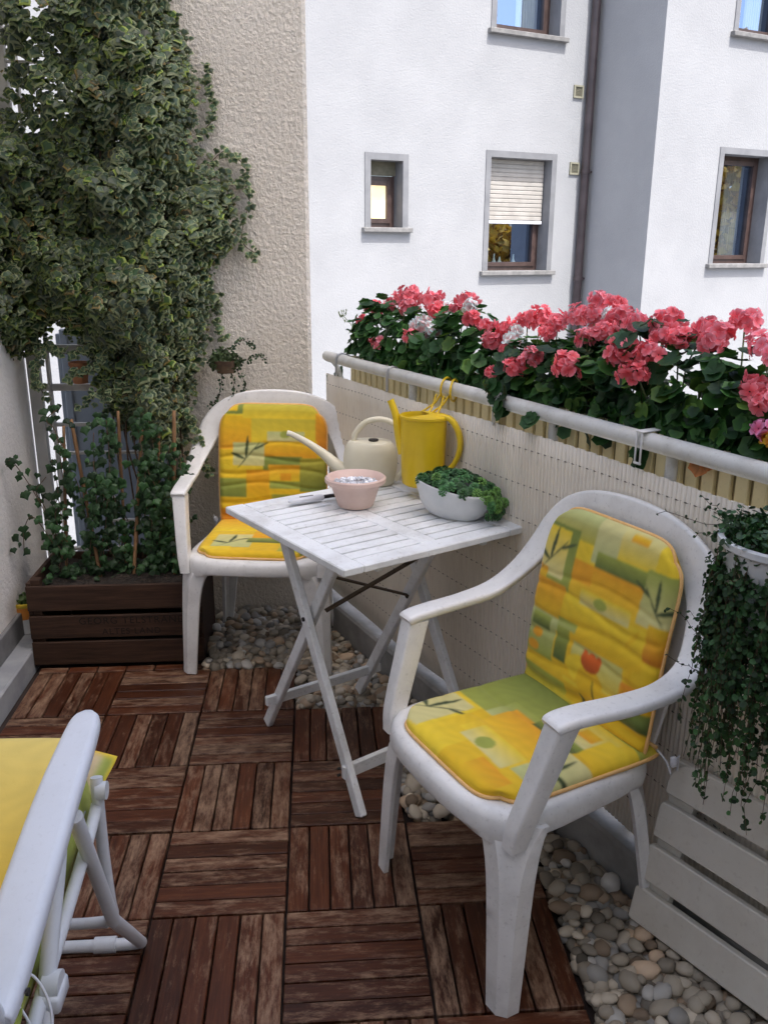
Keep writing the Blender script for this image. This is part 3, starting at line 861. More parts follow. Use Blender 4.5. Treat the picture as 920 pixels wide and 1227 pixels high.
# ---------------------------------------------------------------- cushions
Yl = (.82, .60, .035); Yd = (.76, .48, .02); Or = (.78, .36, .02); Od = (.68, .23, .02)
Pl = (.66, .60, .26); Pg = (.50, .53, .22); Gr = (.20, .25, .05); Gm = (.34, .38, .07); Gd = (.07, .11, .03); Ol = (.46, .40, .05); Ink = (.05, .075, .03)
def paint(U, V, ops):
    C = np.zeros(U.shape + (3,)); C[...] = np.array(Yl) * .5 + np.array(Yd) * .5
    C = np.array(Yd)[None] * (1 - V[..., None]) + np.array(Yl)[None] * V[..., None]
    for op in ops:
        if op[0] == 'r':
            _, u0, v0, u1, v1, ca, cb = op[:7]; axis = op[7] if len(op) > 7 else 'v'
            m = (U >= u0) & (U < u1) & (V >= v0) & (V < v1)
            t = (V - v0) / (v1 - v0) if axis == 'v' else (U - u0) / (u1 - u0)
            t = np.clip(t, 0, 1)[..., None]
            c = np.array(ca) * (1 - t) + np.array(cb) * t
            C = np.where(m[..., None], c, C)
        elif op[0] == 'c':
            _, u, v, ru, rv, c = op
            m = ((U - u) / ru) ** 2 + ((V - v) / rv) ** 2 < 1
            C = np.where(m[..., None], np.array(c), C)
        elif op[0] == 'f':      # frame outline
            _, u0, v0, u1, v1, w, c = op
            m = (U >= u0) & (U < u1) & (V >= v0) & (V < v1) & ~((U >= u0 + w) & (U < u1 - w) & (V >= v0 + w) & (V < v1 - w))
            C = np.where(m[..., None], np.array(c), C)
        elif op[0] == 'l':      # leaf: from, to, width
            _, x0, y0, x1, y1, w, c = op
            dx, dy = x1 - x0, y1 - y0; L2 = dx * dx + dy * dy
            t = ((U - x0) * dx + (V - y0) * dy) / L2
            d = np.abs((U - x0) * dy - (V - y0) * dx) / math.sqrt(L2) + 0 * t
            bow = w * np.sin(np.clip(t, 0, 1) * math.pi) ** .8 + .0015
            m = (t > 0) & (t < 1) & (d < bow)
            C = np.where(m[..., None], np.array(c), C)
        elif op[0] == 't':      # tulip head
            _, u, v, ru, rv, c = op
            x = (U - u) / ru; y = (V - v) / rv
            top = .55 + .35 * np.abs(np.sin(x * 4.2 + 1.57))
            m = (np.abs(x) < np.sqrt(np.clip(1 - np.clip(-y, 0, 1) ** 2, 0, 1)) * (1 - .12 * np.clip(y, 0, 1))) & (y > -1) & (y < top)
            cc = np.array(c)[None] * (1 + .35 * np.clip(y, -1, 1)[..., None])
            C = np.where(m[..., None], cc, C)
    for _ in range(2):      # the print bleeds a little at its edges
        C[1:-1] = (C[:-2] + 2 * C[1:-1] + C[2:]) / 4; C[:, 1:-1] = (C[:, :-2] + 2 * C[:, 1:-1] + C[:, 2:]) / 4
    # soft mottling of the dye, part of the print
    mot = 1 + .05 * np.sin(U * 37 + 3 * np.sin(V * 23)) * np.sin(V * 41 + 2 * np.sin(U * 19))
    return np.clip(C * mot[..., None], 0, 1)

def sprig(u, v, s, flip=1):
    return [('l', u - .09 * s * flip, v - .11 * s, u + .10 * s * flip, v + .09 * s, .003 * s, Ink),
            ('l', u - .02 * s * flip, v - .04 * s, u + .00 * s * flip, v + .14 * s, .012 * s, Ink),
            ('l', u - .02 * s * flip, v - .04 * s, u - .15 * s * flip, v + .01 * s, .012 * s, Ink),
            ('l', u + .04 * s * flip, v + .03 * s, u + .17 * s * flip, v + .09 * s, .008 * s, Ink)]
BACK_A = [('r', 0, .86, .5, 1, Ol, Pg), ('r', 0, .58, .30, .90, Gm, Gr), ('r', 0, .62, .23, .88, Pl, Yl), ('r', 0, .60, .10, .66, Yd, Or)] + sprig(.12, .74, 1.0) + [
    ('r', .42, .78, .64, 1, Pg, Pl), ('r', .60, .84, .86, 1, Yl, Pl), ('r', .66, .95, .78, .985, Or, Yd), ('r', .46, .75, .90, .845, Gd, Gm),
    ('r', .30, .54, .86, .765, Yl, Or), ('r', .30, .66, .46, .765, Or, Or), ('r', .82, .60, 1, .86, Pl, Gm)] + sprig(.91, .71, .9, -1) + [
    ('r', .30, .38, .92, .575, Yd, Yl), ('r', .40, .56, .78, .635, Pl, Yl), ('c', .56, .598, .05, .028, Gm), ('r', .90, .44, 1, .62, Od, Yd), ('l', .78, .46, .86, .57, .012, Yd),
    ('r', 0, .42, .28, .60, Yd, Or), ('r', 0, .19, .26, .42, Gm, Pg), ('r', .05, .335, .21, .41, Gd, Gm), ('c', .11, .30, .045, .026, Or), ('c', .09, .225, .05, .028, Or),
    ('r', .26, .36, .42, .44, Pg, Gm), ('r', .27, .22, .38, .40, Gd, Gm), ('r', .38, .14, .80, .40, Yl, Pg), ('f', .38, .16, .86, .40, .035, Yd), ('c', .50, .24, .115, .07, Yl), ('c', .58, .20, .10, .075, Yd),
    ('t', .575, .305, .075, .055, (.62, .12, .02)), ('l', .60, .22, .68, .02, .005, Ink), ('l', .66, .02, .74, .12, .014, Ink), ('l', .60, .02, .52, .12, .012, Ink),
    ('r', .80, .20, 1, .30, Yd, Od), ('r', .80, .10, 1, .20, Gd, Gr), ('r', 0, 0, .4, .12, Yl, Gm), ('r', .30, 0, .66, .05, Gm, Yl)]
SEAT_A = [('r', 0, .42, .52, 1, Gm, Gr), ('r', .30, .40, .62, .62, Pg, Gm), ('r', 0, 0, .30, .46, Gm, Gm), ('r', .0, .0, .27, .40, Pl, Pl), ('f', 0, 0, .27, .42, .03, Yl)] + sprig(.13, .22, 1.15) + [
    ('c', .03, .08, .05, .05, Yd), ('r', .27, 0, .50, .42, Yl, Yd), ('r', .36, .22, .86, .58, Yl, Or), ('r', .42, .18, .78, .34, Pl, Yl), ('c', .56, .24, .055, .05, Gm),
    ('r', .52, .56, .84, .66, Gd, Gm), ('r', .58, .64, .9, .86, Pl, Yl), ('r', .70, .70, .82, .78, Or, Yd), ('r', .80, .22, 1, .56, Pg, Pl)] + sprig(.90, .40, 1.0, -1) + [
    ('r', .84, .56, 1, .80, Yd, Yl), ('r', .52, .86, 1, 1, Gm, Yl), ('r', .66, .02, .9, .16, Yd, Or)]
BACK_B = [('r', .30, .66, .92, 1, Yl, Ol), ('r', 0, .62, .31, .90, Or, Yd), ('r', .03, .915, .23, 1.0, Gr, Gr), ('r', .07, .94, .18, 1.0, Yd, Yl), ('r', .23, .88, .9, 1, Yl, Ol), ('r', .90, .60, 1, .93, Od, Or),
          ('r', .42, .56, .92, .70, Or, Yd), ('r', .46, .695, .80, .775, Pl, Pg), ('c', .62, .75, .045, .03, Gm), ('r', .42, .30, .78, .57, Gm, Gr), ('r', .47, .36, .76, .50, Yl, Or), ('r', .58, .37, .68, .43, Or, Or),
          ('r', .76, .28, 1, .56, Gr, Ol), ('r', 0, .46, .42, .62, Yl, Yd), ('r', .14, .49, .43, .68, Pl, Pg)] + sprig(.28, .585, 1.1) + [
          ('r', 0, .22, .26, .38, Gr, Gm), ('r', .26, .20, .48, .45, Yd, Or), ('r', 0, 0, .5, .12, Od, Or), ('r', .5, .05, .8, .25, Yl, Gm)]
SEAT_B = [('r', .0, .55, .42, .98, Yl, Or), ('f', .20, .84, .42, .98, .03, Gd), ('r', .12, .12, .45, .44, Pg, Pl)] + sprig(.28, .27, 1.2) + [
          ('r', .42, .35, .95, .66, Or, Yd), ('r', .42, .60, .80, .92, Yl, Pl), ('c', .70, .70, .06, .04, Gm), ('r', .40, .24, .85, .37, Gd, Gm), ('r', .70, .05, 1, .30, Gm, Yl), ('r', 0, .0, .3, .14, Yd, Yl)]

def pad(name, root, W2, H, origin, ax, ay, thick, ops, corner=(.25, .25), dents=(), drop=None, nseg=190, pipe=True):
    """padded cloth slab: ax across (unit), ay along (unit); u,v in 0..1 drive the print"""
    ax = np.array(ax, float); ay = np.array(ay, float); nz = np.cross(ax, ay)
    g = np.linspace(-1, 1, nseg)
    X, Y = np.meshgrid(g, g, indexing='xy')
    # square -> rounded rectangle
    k0, k1 = corner
    kk = np.where(Y > 0, k1, k0)
    Xr = X * np.sqrt(np.clip(1 - kk * Y ** 2 * np.abs(Y) ** 4 * X ** 2, 0, 1)); Yr = Y * np.sqrt(np.clip(1 - kk * X ** 2 * X ** 4 * Y ** 2, 0, 1))
    rad = np.maximum(np.abs(X), np.abs(Y))
    prof = np.clip((1 - rad) / .12, 0, 1); prof = np.sqrt(np.clip(1 - (1 - prof) ** 2, 0, 1))
    Hh = thick * (.18 + .82 * prof)
    Hh = Hh + thick * .10 * np.cos(X * 2.2) * prof
    # soft quilting creases and wrinkles
    for (y0, amp, wd, ph) in dents:
        Hh -= amp * thick * np.exp(-((Yr - y0 - .05 * np.sin(X * 3 + ph)) / wd) ** 2) * prof
    U = (Xr + 1) / 2; V = (Yr + 1) / 2
    C = paint(U, V, ops)
    base = np.array(origin)
    top = base + ax * (Xr * W2)[..., None] + ay * ((Yr + 1) / 2 * H)[..., None]
    bend = np.zeros_like(Yr) if drop is None else drop(Xr, (Yr + 1) / 2)
    tv = top + nz * (Hh + bend)[..., None]; bv = top + nz * (bend - .15 * thick)[..., None]
    vs = np.concatenate([tv.reshape(-1, 3), bv.reshape(-1, 3)]); cs = np.concatenate([C.reshape(-1, 3)] * 2)
    q = np.arange(nseg * nseg).reshape(nseg, nseg)
    a, b, c, d = q[:-1, :-1].ravel(), q[:-1, 1:].ravel(), q[1:, 1:].ravel(), q[1:, :-1].ravel()
    F = np.stack([a, b, c, d], 1); o = nseg * nseg
    B = np.stack([d + o, c + o, b + o, a + o], 1)
    rim = np.concatenate([q[0, :], q[1:, -1], q[-1, -2::-1], q[-2:0:-1, 0]])
    r2 = np.roll(rim, -1); S = np.stack([rim, rim + o, r2 + o, r2], 1)
    faces = np.concatenate([F, B, S])
    pd = mesh_np(name, vs, faces.ravel(), np.full(len(faces), 4), M_['cushion_cloth'], root, cs, smooth=True)
    if not pipe: return pd
    # piping along the rim
    rp = tv.reshape(-1, 3)[rim][::3]
    pm = MB(); pm.tube([tuple(x) for x in rp - nz * thick * .05], .0042, n=8, closed=True)
    pm.build('piping', M_['piping'], pd, smooth=180)
    return pd

def cushion(loc, rz, seat_ops, back_ops, label, ties=True, sc=1.0):
    root = tag(empty('seat_cushion', loc, rz), label, 'cushion', 'patterned cushions on the white chairs')
    # seat: v runs from the front edge to the back edge
    s = pad('seat_pad', root, .205, .415, (0, .012, .430), (-1, 0, 0), (0, -1, 0), .024, seat_ops, (.34, .06), dents=((.15, .12, .05, 0), (-.3, .08, .05, 1.3)))
    # back: leans along the backrest
    d = np.array([0, -.442 + .375, .858 - .435]); H = np.linalg.norm(d); d /= H
    b = pad('back_pad', root, .200, H + .012, (0, -.366, .440), (-1, 0, 0), tuple(d), .025, back_ops, (.04, .30),
            dents=((-.85, .45, .06, .3), (-.62, .16, .04, 1), (-.35, .16, .035, 2), (-.12, .18, .04, .5), (.10, .16, .035, 3), (.32, .10, .03, 1)),
            drop=lambda x, v: .010 * np.sin(v * math.pi))
    hinge = MB(); hinge.tube([(-.20, -.392, .452), (0, -.398, .450), (.20, -.392, .452)], .004, n=8)
    hinge.build('seam', M_['piping'], root, smooth=180)
    if ties:
        for sx in (-1, 1):
            t = MB(); t.tube([(.205 * sx, -.39, .45), (.222 * sx, -.40, .43), (.232 * sx, -.405, .405), (.226 * sx, -.41, .42), (.240 * sx, -.415, .45), (.235 * sx, -.42, .41)], .0022, n=6)
            t.box((.232 * sx, -.41, .432), (.014, .014, .024), bev=.004)
            t.build('tie', M_['blade_white'], root, smooth=60)
    return root

# the two monobloc chairs: forward axis and position
def face(dx, dy):   # rotation so that local +y points to (dx, dy)
    return math.atan2(-dx, dy)
chair = tag(empty('garden_chair', (.633, .222, 0), face(-.914, -.405)), 'white plastic armchair in front, between the table and the leaning slatted panel', 'chair', 'white plastic armchairs')
chair_build(chair)
cb = copy_tree(chair); cb.location = (.165, 1.440, .003); cb.rotation_euler[2] = face(-.15, -.99)
cb['label'] = 'white plastic armchair against the stucco wall behind the table'
cushion(chair.location, chair.rotation_euler[2], SEAT_A, BACK_A, 'yellow and green printed cushion on the front chair, tulip on its back')
cushion(cb.location, cb.rotation_euler[2], SEAT_B, BACK_B, 'yellow and orange printed cushion on the chair by the stucco wall')

# ================================================================ TABLE
TO = np.array([.443, .506]); TY = np.array([-.51936778, .85455082]); TX = np.array([.85455082, .51936778])
trz = math.atan2(TX[1], TX[0])
table = tag(empty('folding_table', (TO[0], TO[1], 0), trz), 'white slatted folding table holding the bowl, watering can and succulents', 'table')
TP = M_['table_paint']; Wd, Ln, zt = .567, .6026, .740
m = MB()
m.box((.0275, Ln / 2, zt - .010), (.055, Ln, .020), bev=.003)
m.box((Wd - .0275, Ln / 2, zt - .010), (.055, Ln, .020), bev=.003)
m.box((Wd / 2, .0255, zt - .0105), (Wd - .1115, .051, .019), bev=.003)
m.box((Wd / 2, Ln - .0255, zt - .0105), (Wd - .1115, .051, .019), bev=.003)
m.box((Wd / 2, Ln / 2, zt - .0108), (.050, Ln - .104, .018), bev=.003)
m.build('tabletop_frame', TP, table)
m = MB(); ns = 11; y0 = .054; pit = (Ln - 2 * y0) / ns
for k in range(ns):
    y = y0 + (k + .5) * pit
    for (xa, xb) in ((.057, Wd / 2 - .0265), (Wd / 2 + .0265, Wd - .057)):
        m.box(((xa + xb) / 2, y, zt - .0105 + random.uniform(-.0006, .0006)), (xb - xa, pit - .0085, .017), bev=.0015)
m.build('slats', TP, table)
m = MB()
for x in (.125, .455):
    m.box((x, Ln / 2, zt - .031), (.020, Ln - .07, .022), bev=.002)
m.build('underframe', TP, table)
def tleg(ex, ya, yb, zb, zt_):
    mm = MB(); mm.beam((ex, ya, zb), (ex, yb, zt_), .020, .034, up=(0, 1, 0), bev=.003, ext=.012); mm.build('leg', TP, table)
tleg(.098, .080, .462, .010, .700); tleg(.490, .080, .462, .030, .700)
tleg(.124, .632, .205, .010, .700); tleg(.452, .608, .205, .030, .700)
m = MB(); m.beam((.082, .562, .125), (.488, .545, .130), .016, .030, up=(0, 0, 1), bev=.002); m.build('stretcher', TP, table)
m = MB(); m.beam((.082, .140, .108), (.512, .140, .118), .016, .038, up=(0, 0, 1), bev=.002); m.build('stretcher', TP, table)
m = MB(); m.beam((.135, .30, .500), (.450, .225, .640), .005, .016, up=(0, 1, 0), bev=.001); m.beam((.135, .262, .610), (.450, .345, .455), .005, .016, up=(0, 1, .1), bev=.001)
m.build('brace', M_['brace_wood'], table)
m = MB()
for (x, y, z) in ((.086, .322, .447), (.088, .333, .470)):
    pass
m.tube([(.084, .335, .475), (.090, .335, .475)], .006, n=12)
m.tube([(.447, .345, .455), (.441, .345, .455)], .008, n=12)
m.tube([(.072, .150, .118), (.080, .150, .118)], .004, n=10); m.tube([(.072, .150, .098), (.080, .150, .098)], .004, n=10)
m.build('bolt', M_['dark_hole'], table, smooth=50)

def tp(ex, ey, z=.740):
    p = TO + TX * ex + TY * ey
    return (p[0], p[1], z)

# pink bowl filled with white stones
o = tag(empty('clay_bowl', (.492, 1.010, .7405)), 'small flared pink clay bowl filled with white chips on the table', 'bowl')
m = MB(); m.lathe([(.0, .002), (.046, .0), (.050, .004), (.058, .030), (.068, .058), (.080, .066), (.0845, .071), (.0845, .081), (.080, .085), (.074, .082), (.066, .066), (.060, .058), (.0, .055)], n=56)
m.build('bowl_body', M_['pink_clay'], o, smooth=40)
mats = []; tints = []
for q in range(230):
    a = RNG.uniform(0, 2 * math.pi); r = .060 * math.sqrt(RNG.random())
    mats.append(frame_mat((r * math.cos(a), r * math.sin(a), .060 + RNG.uniform(0, .008)), RNG.normal(0, 1, 3) + [0, 0, 2], RNG.normal(0, 1, 3), np.array([.007, .005, .003]) * RNG.uniform(.7, 1.3)))
    tints.append(np.array([.72, .74, .78]) * RNG.uniform(.7, 1.12))
tag(scatter('stone_chips', peb, mats, tints, M_['pebble'], o, smooth=False), kind='stuff')

# white handled garden knife lying beside the bowl
a0 = Vector((.305, 1.018, .752)); a1 = Vector((.455, 1.085, .752))
o = tag(empty('garden_knife', a0), 'white handled garden tool with black tip lying beside the pink bowl', 'garden tool')
d = (a1 - a0).normalized(); nrm_ = Vector((-d.y, d.x, 0))
rings = []
for t, w, h in ((0, .004, .003), (.008, .010, .006), (.03, .013, .008), (.07, .012, .0085), (.10, .010, .008), (.106, .009, .007)):
    c = d * t; rings.append(rrect(c, np.array(nrm_) * w, np.array([0, 0, h]), k=4, r=.9))
m = MB(); m.loft(rings); m.build('handle', M_['blade_white'], o, smooth=60)
m = MB(); m.loft([rrect(d * t, np.array(nrm_) * w, np.array([0, 0, .005]), k=3, r=.6) for t, w in ((.106, .006), (.16, .005), (.163, .003))]); m.build('tip', M_['black_plastic'], o, smooth=50)
m = MB(); m.loft([rrect(d * t + Vector((0, 0, .0085)), np.array(nrm_) * .003, np.array([0, 0, .0015]), k=2, r=.6) for t in (.035, .075)]); m.build('button', M_['sill_stone'], o, smooth=50)

# cream watering can
o = tag(empty('watering_can', (.548, 1.245, .7405), R(-10)), 'cream plastic watering can with long spout and ring handle on the table', 'watering can')
m = MB()
pr = [(.0, .0), (.066, .0), (.072, .005), (.080, .042), (.083, .073), (.079, .106), (.069, .127), (.061, .133), (.0, .137)]
m.lathe(pr, n=56, sx=1.0, sy=.72); m.build('can_body', M_['cream_plastic'], o, smooth=35)
m = MB(); m.lathe([(.0, .1405), (.015, .1402), (.015, .130)], n=30, M=Matrix.Translation((.010, -.01, 0))); m.build('dark_fill_disc', M_['dark_hole'], o, smooth=40)  # dark disc on the closed top, an opening's shade put in as colour
sp = catmull([(-.060, 0, .030, .026), (-.098, 0, .048, .021), (-.140, 0, .085, .0145), (-.190, 0, .120, .0105), (-.240, 0, .146, .0085), (-.254, 0, .150, .0085)], 6)
m = MB(); m.tube([q[:3] for q in sp], [q[3] for q in sp], n=20, caps=True); m.build('spout', M_['cream_plastic'], o, smooth=60)
hn = catmull([(-.052, 0, .118), (-.045, 0, .155), (-.012, 0, .190), (.040, 0, .198), (.090, 0, .172), (.116, 0, .118), (.108, 0, .058), (.076, 0, .014)], 7)
m = MB()
rings = []
for i in range(len(hn)):
    t = hn[min(i + 1, len(hn) - 1)] - hn[max(i - 1, 0)]; t /= np.linalg.norm(t); nn = np.cross(t, [0, 1, 0])
    rings.append(rrect(hn[i], nn * .0085, np.array([0, .011, 0]), k=4, r=.9))
m.loft(rings); m.build('handle', M_['cream_plastic'], o, smooth=60)

# yellow watering can hung from the handrail
yc = W(1.072, .738, .772)
o = tag(empty('hanging_watering_can', yc, R(-28)), 'yellow watering can hung by a cord from the white handrail', 'watering can'); o.scale = (.94, .94, .94)
m = MB()
m.lathe([(.0, .0), (.056, .0), (.064, .006), (.067, .03), (.0715, .19), (.0725, .207), (.0755, .209), (.0755, .217), (.0715, .219), (.068, .207), (.064, .08), (.0, .07)], n=56, sy=.84)
m.build('can_body', M_['yellow_plastic'], o, smooth=40)
# half cover over the mouth
m = MB(); n_ = 22; vs = [(0.02, 0, .221)]
for k in range(n_ + 1):
    a = R(-112) + R(224) * k / n_; vs.append((.0715 * math.cos(a), .060 * math.sin(a), .218))
m.add(vs, [(0, k + 1, k + 2) for k in range(n_)]); m.build('half_lid', M_['yellow_plastic'], o, solid=.003)
m = MB(); m.lathe([(.0, .170), (.066, .170)], n=40, sy=.84); m.build('inside', M_['stem_brown'], o)  # brown disc across the hollow, standing in for its inner shade
sp = catmull([(-.062, 0, .095, .020), (-.078, 0, .150, .016), (-.090, 0, .205, .012), (-.104, 0, .243, .0105), (-.110, 0, .256, .0115)], 6)
m = MB(); m.tube([q[:3] for q in sp], [q[3] for q in sp], n=20); m.build('spout', M_['yellow_plastic'], o, smooth=60)
hn = catmull([(.045, 0, .218), (.085, 0, .212), (.112, 0, .175), (.118, 0, .125), (.100, 0, .075), (.066, 0, .045)], 7)
rings = []
for i in range(len(hn)):
    t = hn[min(i + 1, len(hn) - 1)] - hn[max(i - 1, 0)]; t /= np.linalg.norm(t); nn = np.cross(t, [0, 1, 0])
    rings.append(rrect(hn[i], nn * .0075, np.array([0, .012, 0]), k=4, r=.8))
m = MB(); m.loft(rings); m.build('handle', M_['yellow_plastic'], o, smooth=60)
# cord loops up over the rail
inv = Matrix.Translation(yc) @ Matrix.Rotation(R(-28), 4, 'Z') @ Matrix.Scale(.94, 4); inv = inv.inverted()
m = MB()
for ds, tw in ((-.022, .70), (.020, .55)):
    s = .760 + ds; e_ = RN * math.cos(tw) + RD * math.sin(tw)
    ring = []
    for k in range(28):
        a = 2 * math.pi * k / 28
        ring.append(inv @ Vector(RN * 1.171 + RD * s + ZZ * 1.040 + e_ * .036 * math.cos(a) + ZZ * .031 * math.sin(a)))
    m.tube(ring, .0034, n=8, closed=True)
    for e2 in (-.010, .012):
        C4 = catmull([tuple(inv @ W(1.145, s + e2, 1.024)), tuple(inv @ W(1.132, s + e2 * .3, 1.002)), tuple(inv @ W(1.112, s - e2, .984)), tuple(inv @ W(1.096, s - e2 * 1.4, .975))], 5)
        m.tube([tuple(q) for q in C4], .0032, n=8)
m.build('hanging_cord', M_['yellow_plastic'], o, smooth=180)

# oval planter with succulents
PLT = (.757, .905, .740)
o = tag(empty('oval_planter', PLT, trz + R(-62)), 'white oval ceramic planter at the right corner of the table', 'planter')
def oval_ring(a, b, z, tilt=0.0, n=56, ex=2.3):
    pts = []
    for k in range(n):
        t = 2 * math.pi * k / n; c, s = math.cos(t), math.sin(t)
        x = a * math.copysign(abs(c) ** (2 / ex), c); y = b * math.copysign(abs(s) ** (2 / ex), s)
        pts.append((x, y, z + tilt * x + .004 * math.sin(2 * t + .6)))
    return pts
m = MB()
m.loft([oval_ring(.070, .042, .0), oval_ring(.082, .050, .008), oval_ring(.098, .062, .032), oval_ring(.109, .070, .066, -.05), oval_ring(.112, .073, .082, -.11), oval_ring(.109, .071, .086, -.11), oval_ring(.104, .066, .080, -.11), oval_ring(.095, .058, .055)], cap1=True)
m.build('planter_body', M_['ceramic_white'], o, smooth=45)
m = MB(); m.loft([oval_ring(.100, .062, .068, -.08), oval_ring(.05, .03, .078, -.08)], cap0=False); m.build('soil', M_['soil'], o, smooth=180)
# rosette template
def rosette():
    v = []; f = []; c = []; nl = 34
    for q in range(nl):
        t = q / nl; ph = q * 2.39996; tilt = R(5 + 100 * t); ln = .80 + .12 * t; w = .13 + .10 * t
        b = len(v)
        dirv = np.array([math.sin(tilt) * math.cos(ph), math.sin(tilt) * math.sin(ph), math.cos(tilt) * .85])
        side = np.array([-math.sin(ph), math.cos(ph), 0]); nn = np.cross(side, dirv)
        for (r, ww, hh) in ((.45, .7, .0), (.78, 1.1, .0), (.93, .8, .05), (1.0, .06, .13)):
            for s_ in (-1, 0, 1):
                p = dirv * r * ln + side * s_ * ww * w - nn * (.09 * (1 - abs(s_)) * ww) + nn * hh
                v.append(tuple(p)); g = .10 + 1.15 * r ** 2  # leaf bases darkened, shade in the rosette heart put into the colour
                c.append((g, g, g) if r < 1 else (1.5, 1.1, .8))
        for r in range(3):
            for s_ in range(2):
                k = b + r * 3 + s_; f.append((k, k + 1, k + 4, k + 3))
    return Template(v, f, c)
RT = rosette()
sr = tag(empty('succulents', (0, 0, 0)), 'cluster of dark green houseleek rosettes spilling from the oval planter', 'succulent')
mats = []; tints = []
Mo = Matrix.Translation(PLT) @ Matrix.Rotation(trz + R(-62), 4, 'Z')
spots = []
for q in range(74):
    a = q * 2.39996; r = math.sqrt((q + .5) / 74); x_, y_ = .104 * r * math.cos(a), .066 * r * math.sin(a)
    spots.append(((x_ + RNG.normal(0, .003), y_ + RNG.normal(0, .003), .084 + .032 * (1 - r * r) - .09 * x_ + RNG.normal(0, .004)), RNG.uniform(.0145, .0215), (.8 * math.cos(a) * r, .9 * math.sin(a) * r, 1), 0))
for q in range(30):     # spill at the near right end
    t = RNG.random()
    spots.append(((.100 + .028 * math.sin(t * 2.2) + RNG.normal(0, .006), -.022 + RNG.normal(0, .022), .080 - .052 * t + RNG.normal(0, .004)), RNG.uniform(.012, .018), (.9, -.5 + RNG.normal(0, .3), .7 - .4 * t), 1))
for (p, s, n_, k) in spots:
    wp = Mo @ Vector(p); wn = (Mo.to_3x3() @ Vector(n_))
    mats.append(frame_mat(wp, wn + Vector(RNG.normal(0, .15, 3)), RNG.normal(0, 1, 3), s))
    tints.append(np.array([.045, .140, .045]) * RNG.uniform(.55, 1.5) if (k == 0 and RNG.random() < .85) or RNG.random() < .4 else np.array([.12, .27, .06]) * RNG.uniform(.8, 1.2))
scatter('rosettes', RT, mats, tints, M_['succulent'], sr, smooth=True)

# ================================================================ HANGING PLANTER WITH VINE (right edge)
hc = W(1.035, -.502, .0)
o = tag(empty('hanging_planter', (hc.x, hc.y, .83)), 'white hanging planter hooked inside the railing at the right edge', 'planter')
m = MB(); m.lathe([(.0, .0), (.078, .0), (.084, .006), (.106, .140), (.114, .146), (.114, .156), (.106, .158), (.101, .150), (.096, .12), (.0, .118)], n=56)
m.build('planter_body', M_['ceramic_white'], o, smooth=40)
m = MB(); m.tube([(RN[0] * .113, RN[1] * .113, .15), (RN[0] * .115, RN[1] * .115, .20), (RN[0] * .118, RN[1] * .118, .235), (RN[0] * .135, RN[1] * .135, .238), (RN[0] * .150, RN[1] * .150, .225)], .003, n=8)
m.build('hook', M_['steel'], o, smooth=60)
def round_leaf():
    n = 7; v = [(0, .9, -.06)] + [(math.sin(2 * math.pi * k / n) * .85, .9 + math.cos(2 * math.pi * k / n), .06) for k in range(n)]
    return Template(v, [(0, 1 + (k + 1) % n, 1 + k) for k in range(n)], [(.8, .8, .8)] + [(1.1, 1.1, 1.1)] * n)
RL = round_leaf()
vine = tag(empty('trailing_vine', (hc.x, hc.y, .97)), 'dark green small-leaved vine spilling from the hanging planter', 'vine')
vl = Vector(vine.location); mats = []; tints = []; st = MB()
for q in range(380):
    a = RNG.uniform(0, 2 * math.pi); r0 = RNG.uniform(.0, .10)
    ex = RNG.uniform(.075, .112); ln = RNG.uniform(.10, .46) * (1.0 if math.cos(a - math.atan2(RN[1], RN[0])) < .4 else .4)
    dr = Vector((math.cos(a), math.sin(a), 0)); sw = Vector(RNG.normal(0, .011, 3))
    pts = []
    for k in range(13):
        t = k / 12
        rad = r0 + (ex - r0) * min(1, t * 3.5); z = .025 * math.sin(min(1, t * 3.5) * math.pi) + RNG.normal(0, .002) - max(0, t - .22) / .78 * ln
        p = dr * rad + Vector((0, 0, z)) + sw * t * 1.6 + Vector(RNG.normal(0, .003, 3))
        wn = (vl + p).x * RN[0] + (vl + p).y * RN[1]
        if wn > 1.145: p = p - Vector(RN) * (wn - 1.145)
        pts.append(p)
    st.tube(pts, .0006, n=3, caps=False)
    for k in range(1, 13):
        seg = pts[k] - pts[k - 1]
        for h in range(int(3 + ln * 5)):
            p = pts[k - 1] + seg * RNG.random()
            dn = dr + Vector(RNG.normal(0, .55, 3))
            s_ = RNG.uniform(.0034, .0066)
            mats.append(frame_mat(p, dn, RNG.normal(0, 1, 3), s_)); tints.append(np.array([.026, .072, .020]) * RNG.uniform(.5, 1.9))
for q in range(2600):     # curtain of leaves over the pot
    a = RNG.uniform(0, 2 * math.pi); z = -.03 - .20 * RNG.random() ** 1.3; r = RNG.uniform(.098, .128)
    p = Vector((r * math.cos(a), r * math.sin(a), z)); wn = (vl + p).x * RN[0] + (vl + p).y * RN[1]
    if wn > 1.145: continue
    mats.append(frame_mat(p, np.array([math.cos(a), math.sin(a), .3]) + RNG.normal(0, .5, 3), RNG.normal(0, 1, 3), RNG.uniform(.0034, .0066))); tints.append(np.array([.024, .068, .020]) * RNG.uniform(.4, 1.7))
for q in range(900):      # bushy cap
    a = RNG.uniform(0, 2 * math.pi); r = .118 * math.sqrt(RNG.random())
    p = (r * math.cos(a), r * math.sin(a), RNG.uniform(.0, .045) - .1 * max(0, r - .09))
    mats.append(frame_mat(p, RNG.normal(0, .6, 3) + [0, 0, 1], RNG.normal(0, 1, 3), RNG.uniform(.0045, .0075))); tints.append(np.array([.022, .065, .020]) * RNG.uniform(.5, 1.6))
